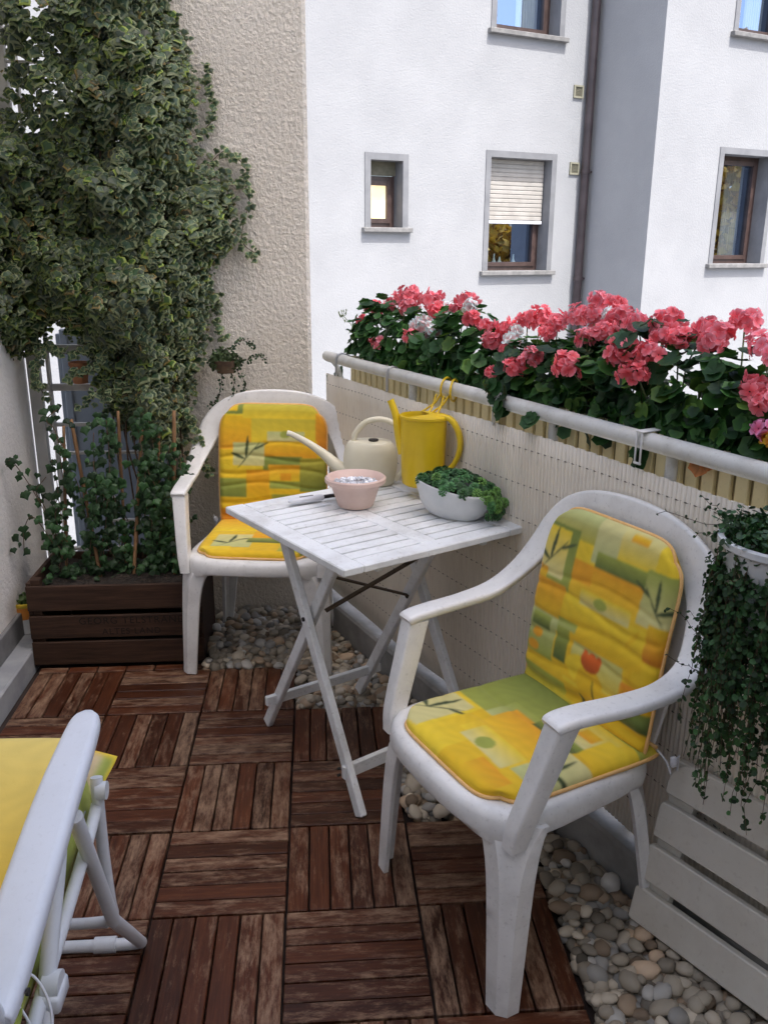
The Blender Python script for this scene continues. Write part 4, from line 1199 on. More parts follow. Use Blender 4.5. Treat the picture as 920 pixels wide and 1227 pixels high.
# wiry shoots reaching up and to the left
for q in range(16):
    a = math.atan2(RD[1], RD[0]) + RNG.normal(0, .7); dr = Vector((math.cos(a), math.sin(a), 0)); up = RNG.uniform(-.5, .6); L_ = RNG.uniform(.05, .13)
    p = dr * .105 + Vector((0, 0, .02 - RNG.random() * .3 * (q % 2))); pts = [p]
    for k in range(7):
        p = p + (dr + Vector((0, 0, up)) + Vector(RNG.normal(0, .35, 3))).normalized() * L_ / 7
        wn = (vl + p).x * RN[0] + (vl + p).y * RN[1]
        if wn > 1.145: p = p - Vector(RN) * (wn - 1.145)
        pts.append(p)
        for h in range(2): mats.append(frame_mat(p, RNG.normal(0, 1, 3), RNG.normal(0, 1, 3), RNG.uniform(.0022, .0042))); tints.append(np.array([.03, .07, .02]))
    st.tube(pts, .0006, n=3, caps=False)
scatter('foliage', RL, mats, tints, M_['green_leaf'], vine)
st.build('stems', M_['stem_brown'], vine, recalc=False)

# ================================================================ SLATTED PANEL leaning on the screen
pe = np.array([.52, -.854, 0]); pe /= np.linalg.norm(pe)
po = np.array([1.062, .196, .035]); pu = RN * .185 + ZZ; pu /= np.linalg.norm(pu); pn = np.cross(pu, pe)
if pn @ RN > 0: pn = -pn
o = tag(empty('slatted_panel', po), 'cream slatted wooden panel leaning on the reed screen beside the pebbles', 'panel')
Mp = Matrix.Identity(4)
for k in range(3): Mp[k][0] = pe[k]; Mp[k][1] = pu[k]; Mp[k][2] = pn[k]
bh, gp = .0815, .0215
for k in range(4):
    y0, y1 = k * (bh + gp), k * (bh + gp) + bh
    x0, x1 = .004 * k - .004, .80
    r = .055 if k == 3 else .010
    out_ = [(x0, y0 + .004), (x0 + .004, y0)] + [(x1, y0), (x1, y1)]
    for q in range(7):
        a = R(90 + 90 * q / 6); out_.append((x0 + r + r * math.cos(a), y1 - r + r * math.sin(a)))
    n = len(out_); m = MB(); vs = [tuple(Mp @ Vector((x, y, 0))) for x, y in out_] + [tuple(Mp @ Vector((x, y, .018))) for x, y in out_]
    m.add(vs, [tuple(range(n))[::-1], tuple(range(n, 2 * n))] + [(i, (i + 1) % n, n + (i + 1) % n, n + i) for i in range(n)])
    m.build('board', M_['panel_paint'], o, bevel=.003, smooth=40)
m = MB()
for x in (.038, .62):
    m = MB(); m.box((x, 2 * (bh + gp) - gp / 2, -.0105), (.060, 4 * bh + 2 * gp, .020), M=Mp, bev=.002); m.build('batten', M_['panel_paint'], o)

# ================================================================ FOLDING CHAIR IN THE FOREGROUND
o = tag(empty('folding_chair', (-.26, -.12, 0)), 'white folding garden chair with tubular frame at the left, seen from behind', 'chair')
fl = Vector(o.location)
def lp(*p): return tuple(Vector(p) - fl)
for sx in (0, 1):
    dx = -.53 * sx
    ap = catmull([(-.020, -.470, .538, .026, .012), (-.020, -.455, .542, .034, .016), (-.020, -.34, .568, .036, .017), (-.018, -.15, .617, .034, .016), (-.012, -.02, .650, .029, .015), (-.010, .022, .661, .023, .014), (-.010, .040, .665, .010, .008)], 5)
    rings = [rrect(np.array(lp(q[0] + dx, q[1], q[2])), np.array([q[3], 0, 0]), np.array([0, -q[4] * .25, q[4]]), k=5, r=.8) for q in ap]
    m = MB(); m.loft(rings); m.build('armrest', M_['arm_plastic'], o, smooth=50)
    def T(name, pts, r, n=14, ks=5):
        C5 = catmull(pts, ks); mm = MB(); mm.tube([lp(q[0] + dx, q[1], q[2]) for q in C5], r, n=n); return mm.build(name, M_['tube_paint'], o, smooth=60)
    T('leg', [(.004, -.135, .585), (.004, -.118, .545), (.002, -.05, .40), (.002, .010, .265), (.002, .030, .235), (.002, .12, .125), (.000, .195, .035), (-.004, .210, .020), (-.016, .214, .014), (-.04, .214, .013)] if sx == 0 else
      [(-.004, -.135, .585), (-.004, -.118, .545), (-.002, -.05, .40), (-.002, .010, .265), (-.002, .030, .235), (-.002, .12, .125), (.000, .195, .035), (.004, .210, .020), (.016, .214, .014), (.04, .214, .013)], .0125)
    i = .018 if sx else -.018
    T('leg', [(i * .3, .030, .545), (i * .3, .026, .52), (i * .4, .030, .40), (i * .4, .040, .28), (i * .6, .062, .225), (i * 1.6, .085, .190), (i * 4, .092, .180)], .0105)
    T('seat_rail', [(i * .5, .028, .49), (i * .5, -.06, .468), (i * .6, -.30, .425), (i * .6, -.42, .40)], .0105)
    T('arm_support', [(i * .3, -.185, .595), (i * .3, -.21, .55), (i * .3, -.30, .44), (i * .3, -.42, .24), (i * .3, -.50, .02)], .0125)
    T('back_tube', [(i * .3, -.40, .40), (i * .4, -.47, .55), (i * .5, -.56, .80), (i * .5, -.62, 1.0)], .0125)
    m = MB(); m.tube([lp(-.006 + dx, .024, .522), lp(.012 + dx, .024, .522)], .016, n=16); m.build('joint', M_['tube_paint'], o, smooth=50)
    m = MB(); m.tube([lp(-.010 + dx, -.305, .430), lp(.014 + dx, -.305, .430)], .020, n=16)
    m.box(lp(.0 + dx, -.306, .415), (.034, .052, .028), bev=.004)
    m.build('joint', M_['tube_paint'], o, smooth=50)
    m = MB(); m.tube([lp(.017 + dx + (-.034 if sx else 0), -.43, .545), lp(.0205 + dx + (-.042 if sx else 0), -.43, .545)], .005, n=12); m.build('rivet', M_['dark_hole'], o)
for (y, z, r) in ((.214, .013, .0125), (.092, .180, .0105), (-.50, .013, .0125), (.024, .47, .010)):
    m = MB(); m.tube([lp(-.03, y, z), lp(-.50, y, z)], r, n=14)
    if y == .214: m.tube([lp(-.055, y, z + .001), lp(-.10, y, z + .001)], .0165, n=14)
    m.build('cross_tube', M_['tube_paint'], o, smooth=50)
# its cushion
cu = tag(empty('seat_cushion', (-.26, -.12, .44)), 'plain yellow topped cushion with green print lying on the folding chair', 'cushion')
cl = np.array(cu.location)
PL = [('r', 0, 0, 1, 1, Yd, (.72, .56, .16)), ('r', .90, 0, 1, .25, Yl, Gr), ('r', .955, .15, 1, .97, Gm, Gm), ('r', .93, .93, 1, 1, (.62, .40, .22), Pl), ('r', .90, .02, 1, .12, Gd, Gr), ('r', 0, .1, .05, 1, Gm, Gm)]
pad('seat_pad', cu, .255, .60, np.array((-.283, -.425, .450)) - cl, (1, 0, 0), (0, .9925, .122), .038, PL, (.10, .10), dents=((.3, .08, .2, 0), (-.5, .12, .1, 1)), nseg=110, pipe=False,
    drop=lambda x, v: -.045 * np.clip((np.abs(x) - .80) / .2, 0, 1) ** 1.5)
pad('back_pad', cu, .25, .46, np.array((-.268, -.46, .475)) - cl, (1, 0, 0), (0, -.30, .954), -.035, PL, (.1, .1), nseg=60)
def cloth_sheet(name, grid, ops, par):
    g = np.array(grid); nr, nc = g.shape[:2]
    V_, U_ = np.meshgrid(np.linspace(0, 1, nr), np.linspace(0, 1, nc), indexing='ij')
    C = paint(U_, V_, ops).reshape(-1, 3); q = np.arange(nr * nc).reshape(nr, nc)
    F = np.stack([q[:-1, :-1].ravel(), q[:-1, 1:].ravel(), q[1:, 1:].ravel(), q[1:, :-1].ravel()], 1)
    ob = mesh_np(name, g.reshape(-1, 3), F.ravel(), np.full(len(F), 4), M_['cushion_cloth'], par, C, smooth=True)
    md = ob.modifiers.new('s', 'SOLIDIFY'); md.thickness = .006; return ob
grid = []
for a in range(26):
    t = a / 25; row = []
    for b in range(60):
        u = b / 59; y = -.44 + .48 * u
        row.append(np.array((-.040 - .022 * t + .010 * math.sin(u * 13 + t * 2) * t, y - .02 * t, .470 + .122 * (y + .425) - t * (.135 - .05 * u) + .006 * math.sin(u * 9))) - cl)
    grid.append(row)
FLAP = [('r', 0, 0, 1, 1, Gm, Pg), ('r', 0, 0, .22, .5, Gr, Gm), ('r', .22, .3, .45, 1, Pl, Yl), ('r', .45, 0, .75, .6, Gm, Gm), ('r', .75, .2, .9, 1, Yl, Yd), ('r', .1, .6, .22, 1, Yd, Or)] + sprig(.6, .5, 1.3)
cloth_sheet('side_flap', grid, FLAP, cu)
grid = []
for a in range(12):
    t = a / 11
    grid.append([np.array((-.050 + (.022 + .024 * u) * t, .060 + .10 * u + .008 * t, .508 + .012 * u - (.020 + .03 * (1 - u)) * t + .005 * math.sin(u * 5))) - cl for u in np.linspace(0, 1, 16)])
cloth_sheet('corner_fold', grid, [('r', 0, 0, 1, 1, (.58, .42, .24), (.50, .48, .26)), ('r', 0, .5, 1, 1, Gm, Gr)], cu)
m = MB()
gr_ = []
for k in range(9):
    t = k / 8; gr_.append(rrect(np.array((-.045 - .005 * math.sin(t * 9), -.37 - .09 * t, .475 - .03 * math.sin(t * 3.1) + .03 * t)) - cl, np.array([.034 + .008 * math.sin(t * 7), 0, .012 * math.sin(t * 5)]), np.array([0, .02, .020 + .006 * math.cos(t * 6)]), k=4, r=.9))
mf = MB(); mf.loft(gr_); fo = mf.build('fold', M_['cushion_cloth'], cu, smooth=180, sub=1)
at = fo.data.color_attributes.new('Col', 'FLOAT_COLOR', 'POINT')
for i, d_ in enumerate(at.data):
    k = i // 20; d_.color = (*(Gm if (k + i % 20 // 7) % 3 else Gr), 1)
for j, pts in enumerate(([(-.03, -.355, .50), (.0, -.36, .50), (.022, -.375, .46), (.024, -.40, .41), (.014, -.42, .38)], [(-.05, -.37, .495), (-.02, -.385, .49), (.006, -.40, .44), (.002, -.43, .39), (.018, -.45, .36)])):
    m = MB(); m.tube([tuple(np.array(q) - cl) for q in catmull(pts, 6)], .002, n=6); m.build('tie', M_['blade_white'], cu, smooth=180)

# ================================================================ CRATE, SOIL, CANES
x0, x1, y0, y1, zt_ = -.622, -.030, 1.550, 1.905, .308
cr = tag(empty('wooden_crate', ((x0 + x1) / 2, (y0 + y1) / 2, 0)), 'dark weathered wooden crate used as a planter, faded black lettering', 'crate')
clc = Vector(cr.location)
for (za, zb) in ((.010, .098), (.112, .196), (.216, zt_)):
    m = MB(); m.box(Vector(((x0 + x1) / 2, y0, (za + zb) / 2)) - clc, (x1 - x0, .013, zb - za), bev=.002); m.build('board', M_['crate_wood'], cr)
    m = MB(); m.box(Vector(((x0 + x1) / 2, y1, (za + zb) / 2)) - clc, (x1 - x0, .013, zb - za), bev=.002); m.build('board', M_['crate_wood'], cr)
for x in (x0 + .006, x1 - .006):
    m = MB(); m.box(Vector((x, (y0 + y1) / 2, .158)) - clc, (.016, y1 - y0 - .015, .315), bev=.002); m.build('end_board', M_['crate_wood'], cr)
for (x, y) in ((x0 + .03, y0 + .022), (x1 - .03, y0 + .022), (x0 + .03, y1 - .022), (x1 - .03, y1 - .022)):
    m = MB(); m.box(Vector((x, y, .165)) - clc, (.030, .030, .326), bev=.002); m.build('corner_post', M_['crate_wood'], cr)
m = MB(); m.box(Vector(((x0 + x1) / 2, (y0 + y1) / 2, .03)) - clc, (x1 - x0 - .03, y1 - y0 - .02, .03)); m.build('bottom', M_['dark_hole'], cr)
def lettering(txt, size, x, z, y, par, parloc, mat, rot=(R(90), 0, 0), name='lettering'):
    cu_ = bpy.data.curves.new(name, 'FONT'); cu_.body = txt; cu_.size = size; cu_.extrude = .0003; cu_.align_x = 'CENTER'; cu_.space_character = 1.15
    ob = bpy.data.objects.new('tmp', cu_); COL.objects.link(ob)
    me = bpy.data.meshes.new_from_object(ob.evaluated_get(bpy.context.evaluated_depsgraph_get())); bpy.data.objects.remove(ob)
    me.name = name; me.materials.clear(); me.materials.append(mat)
    ob = bpy.data.objects.new(name, me); COL.objects.link(ob); ob.parent = par; ob.location = Vector((x, y, z)) - parloc; ob.rotation_euler = rot
    return ob
lettering('GEORG TELSTRAND', .036, -.270, .164, y0 - .0072, cr, clc, M_['ink'])
lettering('ALTES LAND', .032, -.275, .124, y0 - .0072, cr, clc, M_['ink'])
# soil heap
m = MB(); G = 26; vs = []; fs = []
for j in range(G):
    for i in range(G):
        x = x0 + .02 + (x1 - x0 - .04) * i / (G - 1); y = y0 + .012 + (y1 - y0 - .024) * j / (G - 1)
        vs.append(Vector((x, y, .285 + .022 * noise.noise(Vector((x * 14, y * 14, 1))) + .008 * noise.noise(Vector((x * 70, y * 70, 3))))) - clc)
for j in range(G - 1):
    for i in range(G - 1): fs.append((j * G + i, j * G + i + 1, (j + 1) * G + i + 1, (j + 1) * G + i))
m.add(vs, fs); m.build('soil', M_['soil'], cr, smooth=180)

canes = [(-.526, 1.70, -.492, 1.74), (-.405, 1.70, -.470, 1.76), (-.321, 1.74, -.316, 1.80), (-.285, 1.68, -.238, 1.82), (-.205, 1.74, -.180, 1.83), (-.14, 1.70, -.12, 1.80)]
cl_labels = ['thin bamboo cane leftmost in the crate', 'bamboo cane leaning left over the middle of the crate', 'upright reddish bamboo cane near the middle of the crate', 'bamboo cane leaning right behind the middle of the crate', 'bamboo cane in the right half of the crate', 'bamboo cane nearest the back chair in the crate']
for q, (xa, ya, xb, yb) in enumerate(canes):
    m = MB(); n = 15; pts = [Vector((xa, ya, .27)).lerp(Vector((xb, yb, .83 + .02 * (q % 3))), k / (n - 1)) for k in range(n)]
    m.tube([p - Vector((xa, ya, .27)) for p in pts], [(.0052 if k % 4 else .0064) + .0012 * (q % 2) for k in range(n)], n=8)
    c_ = m.build('bamboo_cane', M_['bamboo'], None, smooth=180, loc=(xa, ya, .27)); tag(c_, cl_labels[q], 'cane', 'bamboo canes stuck in the crate')

# ================================================================ IVY
def ivy_leaf(var=True):
    out_ = [(0, -1.0), (.30, -.55), (.55, -.32), (.92, -.02), (.68, .40), (.34, .66), (0, .50), (-.34, .66), (-.68, .40), (-.92, -.02), (-.55, -.32), (-.30, -.55)]
    n = len(out_); v = [(0, .1, .05)]; c = [(.05, .10, .045)]
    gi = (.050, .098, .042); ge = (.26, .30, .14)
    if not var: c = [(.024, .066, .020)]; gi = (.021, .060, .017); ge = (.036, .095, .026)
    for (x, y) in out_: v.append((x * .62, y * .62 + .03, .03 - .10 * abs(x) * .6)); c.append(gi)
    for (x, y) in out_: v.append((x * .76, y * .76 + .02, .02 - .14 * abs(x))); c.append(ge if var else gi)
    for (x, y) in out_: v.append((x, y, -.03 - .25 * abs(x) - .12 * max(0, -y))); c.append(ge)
    f = [(0, 1 + k, 1 + (k + 1) % n) for k in range(n)]
    for a in (0, 1): f += [(1 + a * n + k, 1 + (a + 1) * n + k, 1 + (a + 1) * n + (k + 1) % n, 1 + a * n + (k + 1) % n) for k in range(n)]
    return Template(v, f, c)
IV, IP = ivy_leaf(True), ivy_leaf(False)
poly = [(-.78, 2.42), (-.13, 2.42), (-.075, 2.2), (-.02, 2.07), (.000, 1.95), (-.02, 1.80), (.005, 1.70), (.085, 1.66), (.115, 1.55), (.118, 1.46), (.05, 1.40), (.015, 1.33), (.015, 1.20), (-.02, 1.10), (-.06, .97), (-.085, .80), (-.13, .70), (-.21, .68),
        (-.30, .76), (-.38, .84), (-.42, 1.00), (-.47, 1.12), (-.55, 1.15), (-.62, 1.06), (-.74, 1.02), (-.84, 1.1), (-.84, 1.78), (-.66, 1.84), (-.61, 2.0), (-.63, 2.2)]
def inside(x, z, P=poly):
    c = False; j = len(P) - 1
    for i in range(len(P)):
        if (P[i][1] > z) != (P[j][1] > z) and x < (P[j][0] - P[i][0]) * (z - P[i][1]) / (P[j][1] - P[i][1]) + P[i][0]: c = not c
        j = i
    return c
def edged(x, z):
    d = 9
    for i in range(len(poly)):
        ax_, az_ = poly[i - 1]; bx, bz = poly[i]; L2 = (bx - ax_) ** 2 + (bz - az_) ** 2
        t = max(0, min(1, ((x - ax_) * (bx - ax_) + (z - az_) * (bz - az_)) / L2)); d = min(d, math.hypot(x - ax_ - t * (bx - ax_), z - az_ - t * (bz - az_)))
    return d
ivy = tag(empty('variegated_ivy', (-.35, 1.9, .30)), 'large variegated ivy covering the trellis and the edge of the stucco wall', 'ivy')
il = np.array(ivy.location); mats = []; tints = []; cnt = 0
while cnt < 12000:
    x = RNG.uniform(-.84, .19); z = RNG.uniform(.70, 2.42)
    jx, jz = RNG.normal(0, .012, 2)
    if not inside(x + jx, z + jz): continue
    e = edged(x, z)
    nz_ = noise.noise(Vector((x * 5, z * 5, 2))) + .5 * noise.noise(Vector((x * 12, z * 12, 7)))
    if nz_ < -.38 and RNG.random() < .5 and x < -.3: continue
    if z > 1.85 and x < -.45 and RNG.random() < .45: continue
    bulge = min(1, e / .16) ** .7
    depth = .03 + bulge * (.14 + .15 * nz_)
    if x > -.12: depth *= .75
    layer = RNG.random()
    y = 1.965 - depth * (1 if layer < .5 else RNG.uniform(.1, .9))
    gx = noise.noise(Vector((x * 5 + .3, z * 5, 2))) - nz_; gz = noise.noise(Vector((x * 5, z * 5 + .3, 2))) - nz_
    nrm = np.array([-.9 * gx + .15 * (x + .3), -1, .50 - .9 * gz]) + RNG.normal(0, .27, 3)
    s_ = np.clip(RNG.lognormal(math.log(.0155), .38), .007, .031) * (1 if e > .05 else .8)
    mats.append(frame_mat(np.array([x, y, z]) - il, nrm, np.array([RNG.normal(0, .35), 0, 1]), s_, RNG.normal(0, .25)))
    b = RNG.uniform(.6, 1.25)
    t = np.array([1, 1, 1.]) * b
    rr_ = RNG.random()
    if rr_ < .10: t = np.array([1.25, 1.35, .55]) * b
    elif rr_ < .13: t = np.array([1.2, .75, .45]) * b
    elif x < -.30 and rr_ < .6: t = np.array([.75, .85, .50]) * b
    tints.append(t * (.68 if x > -.25 else .54)); cnt += 1  # leaves to the left tinted darker, standing in for shade
k_ = 0
while k_ < 2600:      # older leaves deep inside, against the trellis
    x = RNG.uniform(-.84, .14); z = RNG.uniform(.80, 2.42)
    if not inside(x, z) or edged(x, z) < .035 or (x < -.42 and z > 1.75): continue
    mats.append(frame_mat(np.array([x, 1.972 + RNG.normal(0, .006), z]) - il, np.array([0, -1, .3]) + RNG.normal(0, .2, 3), np.array([RNG.normal(0, .35), 0, 1]), RNG.uniform(.022, .032)))
    tints.append(np.array([.7, .75, .6])); k_ += 1
# loose strands over the wall and hanging below
strand = [((.08, 1.985, 1.66), (.165, 1.985, 1.62), (.13, 1.98, 1.46), (.185, 1.975, 1.40)), ((.02, 1.98, 1.70), (.09, 1.985, 1.75), (.155, 1.985, 1.69), (.15, 1.985, 1.62)), ((.0, 1.98, 1.30), (.03, 1.985, 1.25), (.03, 1.985, 1.16), (.05, 1.985, 1.10)),
          ((.0, 1.97, 1.8), (.05, 1.985, 1.86), (.035, 1.985, 1.95), (.04, 1.985, 2.02)), ((-.10, 1.9, .85), (-.06, 1.9, .78), (-.05, 1.88, .68), (-.02, 1.88, .62)), ((-.30, 1.88, .98), (-.36, 1.88, .90), (-.40, 1.87, .93), (-.47, 1.87, .86)),
          ((-.55, 1.9, 1.1), (-.60, 1.9, 1.04), (-.62, 1.9, .98), (-.60, 1.9, .92)), ((-.38, 1.9, 1.12), (-.42, 1.9, 1.08), (-.50, 1.9, 1.06), (-.54, 1.9, 1.08)), ((-.35, 1.88, 1.10), (-.40, 1.88, 1.02), (-.46, 1.88, 1.0), (-.50, 1.88, .97)), ((-.2, 1.86, .8), (-.18, 1.86, .70), (-.22, 1.86, .62), (-.20, 1.86, .55))]
sm = MB()
for P4 in strand:
    C6 = catmull(P4, 8); sm.tube([tuple(np.array(q) - il) for q in C6], .0016, n=5)
    for q in C6:
        for h in range(2):
            mats.append(frame_mat(np.array(q) + RNG.normal(0, .010, 3) * [1, .3, 1] - [0, .012, 0] - il, np.array([0, -1, .5]) + RNG.normal(0, .4, 3), np.array([RNG.normal(0, .5), 0, 1]), RNG.uniform(.009, .017))); tints.append(np.array([1, 1, 1.]) * RNG.uniform(.6, 1.1))
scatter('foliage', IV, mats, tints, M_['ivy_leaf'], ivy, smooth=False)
for q in range(8):
    xa = RNG.uniform(-.38, -.15); pts = [(xa, 1.80 + RNG.uniform(0, .1), .29)]
    xx = xa
    for k in range(9):
        xx += RNG.normal(0, .022); pts.append((min(-.12, max(-.42, xx)), 1.93 + RNG.normal(0, .02), .29 + (k + 1) * .20))
    sm.tube([tuple(np.array(c_) - il) for c_ in catmull(pts, 3)], .0035, n=5)
sm.build('stems', M_['stem_brown'], ivy, smooth=180)
for q, (u, v) in enumerate(((52, 345), (32, 200), (130, 295))):
    pass

def climber(x, y, h, spread, n, label, trail=()):
    r = tag(empty('climbing_plant', (x, y, .285)), label, 'plant', 'young green climbers growing in the crate')
    mats = []; tints = []; s = MB()
    paths = []
    for k in range(4):
        pts = [(0, 0, 0)]; px, py = 0, 0
        for j in range(1, 7):
            px += RNG.normal(0, spread * .33); py += RNG.normal(0, .012); px = max(-spread * 1.3, min(spread * 1.3, px)); pts.append((px, py, h * j / 6 * RNG.uniform(.92, 1.05) * (1 - .12 * k)))
        paths.append(pts)
    for t in trail: paths.append([tuple(Vector(q) - Vector((x, y, .285))) for q in t])
    for pts in paths:
        C7 = catmull(pts, 6); s.tube([tuple(c_) for c_ in C7], .0016, n=5)
        for c_ in C7:
            for _ in range(max(1, n // 40)):
                if RNG.random() < .72:
                    mats.append(frame_mat(c_ + RNG.normal(0, .020, 3), np.array([RNG.normal(0, .5), -1, RNG.normal(.5, .4)]), np.array([RNG.normal(0, .5), 0, 1]), RNG.uniform(.012, .023))); tints.append(np.array([1, 1, 1.]) * RNG.uniform(.5, 1.35))
    for k in range(n // 3):
        mats.append(frame_mat(RNG.normal(0, 1, 3) * [spread * .7, .035, .02] + [0, 0, .03], np.array([RNG.normal(0, .6), -.6, 1]), np.array([RNG.normal(0, .6), 0, 1]), RNG.uniform(.012, .02))); tints.append(np.array([1, 1, 1.]) * RNG.uniform(.5, 1.2))
    scatter('foliage', IP, mats, tints, M_['green_leaf'], r); s.build('stems', M_['stem_brown'], r, smooth=180)
climber(-.535, 1.70, .44, .06, 60, 'green climber at the far left of the crate with shoots trailing over the wall', trail=[[(-.53, 1.70, .40), (-.60, 1.69, .60), (-.66, 1.68, .72), (-.68, 1.68, .70)], [(-.53, 1.70, .35), (-.60, 1.66, .52), (-.64, 1.66, .48), (-.65, 1.66, .40)], [(-.50, 1.70, .5), (-.50, 1.68, .8), (-.53, 1.68, .86), (-.49, 1.68, .9)]])
climber(-.42, 1.72, .56, .07, 90, 'green climber second from the left in the crate')
climber(-.31, 1.73, .60, .07, 110, 'green climber in the middle of the crate')
climber(-.20, 1.72, .60, .06, 120, 'green climber between the two right canes of the crate')
climber(-.145, 1.74, .50, .035, 80, 'green climber at the right end of the crate beside the chair')

# trailing plant hung on the wall
o = tag(empty('wall_plant', (.055, 1.93, 1.03)), 'small trailing wall plant with wiry shoots below the ivy', 'plant')
mats = []; tints = []; s = MB()
for q in range(520):
    d = RNG.normal(0, 1, 3); d /= np.linalg.norm(d); p = d * [.062, .030, .048] * RNG.random() ** .4
    mats.append(frame_mat(p, RNG.normal(0, .7, 3) + [0, -1, .3], RNG.normal(0, 1, 3), RNG.uniform(.004, .0075))); tints.append(np.array([.055, .085, .030]) * RNG.uniform(.5, 1.6))
for pts in ([(.02, -.01, -.02), (.03, -.01, -.09), (.02, -.01, -.14), (-.03, 0, -.20)], [(.04, 0, 0), (.09, .01, .005), (.12, .02, .015), (.15, .02, .0)], [(.03, 0, -.02), (.07, 0, -.08), (.06, 0, -.12), (.045, 0, -.15)], [(-.01, 0, -.03), (-.02, 0, -.10), (-.04, .01, -.15), (-.07, .02, -.17)], [(.02, .0, .03), (.05, .01, .07), (.09, .03, .06), (.11, .03, .04)]):
    C8 = catmull(pts, 8); s.tube([tuple(c_) for c_ in C8], .0009, n=4)
    for c_ in C8:
        for _ in range(2): mats.append(frame_mat(c_ + RNG.normal(0, .005, 3), RNG.normal(0, .5, 3) + [0, -1, .3], RNG.normal(0, 1, 3), RNG.uniform(.0035, .0062))); tints.append(np.array([.035, .07, .025]) * RNG.uniform(.6, 1.5))
scatter('foliage', RL, mats, tints, M_['green_leaf'], o); s.build('stems', M_['stem_brown'], o)
m = MB(); m.lathe([(.0, -.045), (.030, -.045), (.040, .0), (.0, -.002)], n=24); m.build('pot', M_['stem_brown'], o, smooth=40)

# small glazed pot on the step
o = tag(empty('glazed_pot', (-.688, 1.700, .0705)), 'small orange and white glazed pot on the doorstep beside the crate', 'pot')
m = MB(); m.lathe([(.0, .0), (.024, .0), (.030, .004), (.032, .060)], n=36); m.build('pot_foot', M_['ceramic_white'], o, smooth=40)
m = MB(); m.lathe([(.0322, .0595), (.0345, .105)], n=36); m.build('glaze_band', M_['orange_glaze'], o, smooth=40)
m = MB(); m.lathe([(.0345, .1055), (.037, .110), (.037, .120), (.033, .121), (.031, .108), (.0, .106)], n=36); m.build('pot_rim', M_['yellow_glaze'], o, smooth=40)
mats = []; tints = []
for q in range(70):
    a = RNG.uniform(0, 6.28); r = RNG.uniform(0, .03)
    mats.append(frame_mat((r * math.cos(a), r * math.sin(a), .112 + RNG.uniform(0, .03)), RNG.normal(0, .7, 3) + [0, 0, 1], RNG.normal(0, 1, 3), RNG.uniform(.006, .010))); tints.append(np.array([.07, .12, .03]) * RNG.uniform(.6, 1.5))
scatter('foliage', RL, mats, tints, M_['green_leaf'], o)

# ================================================================ TRELLIS AND WHAT STANDS BEHIND IT
o = tag(empty('wooden_trellis', (-.42, 2.05, 0)), 'beige wooden trellis frame with cross bars behind the crate', 'trellis')
tl_ = Vector(o.location); TM = M_['trellis_paint']
for (x, w, z1_) in ((-.668, .045, 2.5), (-.615, .010, 2.5)):
    m = MB(); m.box(Vector((x, 2.05, z1_ / 2 - .1)) - tl_, (w, .03, z1_ + .2), bev=.002); m.build('post', TM, o)
for (z, h, xa) in ((1.062, .030, -.644), (.917, .026, -.644), (.774, .014, -.644), (.662, .012, -.60), (.27, .014, -.644), (.385, .012, -.45), (1.80, .012, -.644), (2.03, .010, -.644), (1.45, .014, -.644)):
    m = MB(); m.box(Vector(((xa - .19) / 2, 2.052, z)) - tl_, (-.19 - xa, .018, h), bev=.002); m.build('cross_bar', TM, o)
for (xa, za, xb, zb) in ((-.64, .77, -.58, .69), (-.50, .585, -.40, .47), (-.46, .46, -.39, .56)):
    m = MB(); m.beam(Vector((xa, 2.036, za)) - tl_, Vector((xb, 2.036, zb)) - tl_, .010, .014, up=(0, 1, 0)); m.build('diagonal', TM, o)
m = MB(); m.box((-.176, 2.03, .60), (.024, .05, 1.9), bev=.002); tag(m.build('dark_post', M_['dark_post']), 'dark narrow post along the left edge of the stucco wall', 'post')
bx = on_y(76, 430, 2.55)[0]
o = tag(empty('privacy_board', (-.35, 2.55, -.4)), 'blue grey partition board standing behind the trellis', 'partition')
m = MB(); m.box(((bx - .02) / 2 + .35 - .0, 0, .66), (abs(bx - .02), .03, 1.62), bev=.003); m.build('board', M_['bluegrey_panel'], o)
m = MB(); m.box((bx + .35 + .015, -.002, .66), (.03, .05, 1.66), bev=.003); m.build('edge_frame', M_['bluegrey_panel'], o)
q_ = on_y(96, 446, 1.99)
o = tag(empty('wall_pot', tuple(q_)), 'terracotta pot half hidden under the ivy on the trellis', 'pot')
m = MB(); m.lathe([(.0, -.040), (.026, -.040), (.034, .025), (.038, .026), (.038, .038), (.033, .038), (.030, .015), (.0, .015)], n=32); m.build('pot_body', M_['terracotta'], o, smooth=40)
m = MB(); m.tube([(0, .05, -.02), (0, .07, -.02)], .006, n=8); m.build('peg', M_['steel'], o)

# dry leaf under the handrail
q_ = on_rail_plane(843, 555, 1.20)
dl = scatter('dry_geranium_leaf', GL, [frame_mat((0, 0, 0), -RN + [0, 0, .2], [0, 0, -1], .026), frame_mat((.012, -.012, .004), -RN + [.3, 0, .4], [.3, 0, -1], .018)], [np.array([9., 3.6, 1.4]) * .06] * 2, M_['green_leaf'])
dl.location = tuple(q_ - RN * .012); tag(dl, 'withered orange leaf caught below the handrail on the right', 'dry leaf')

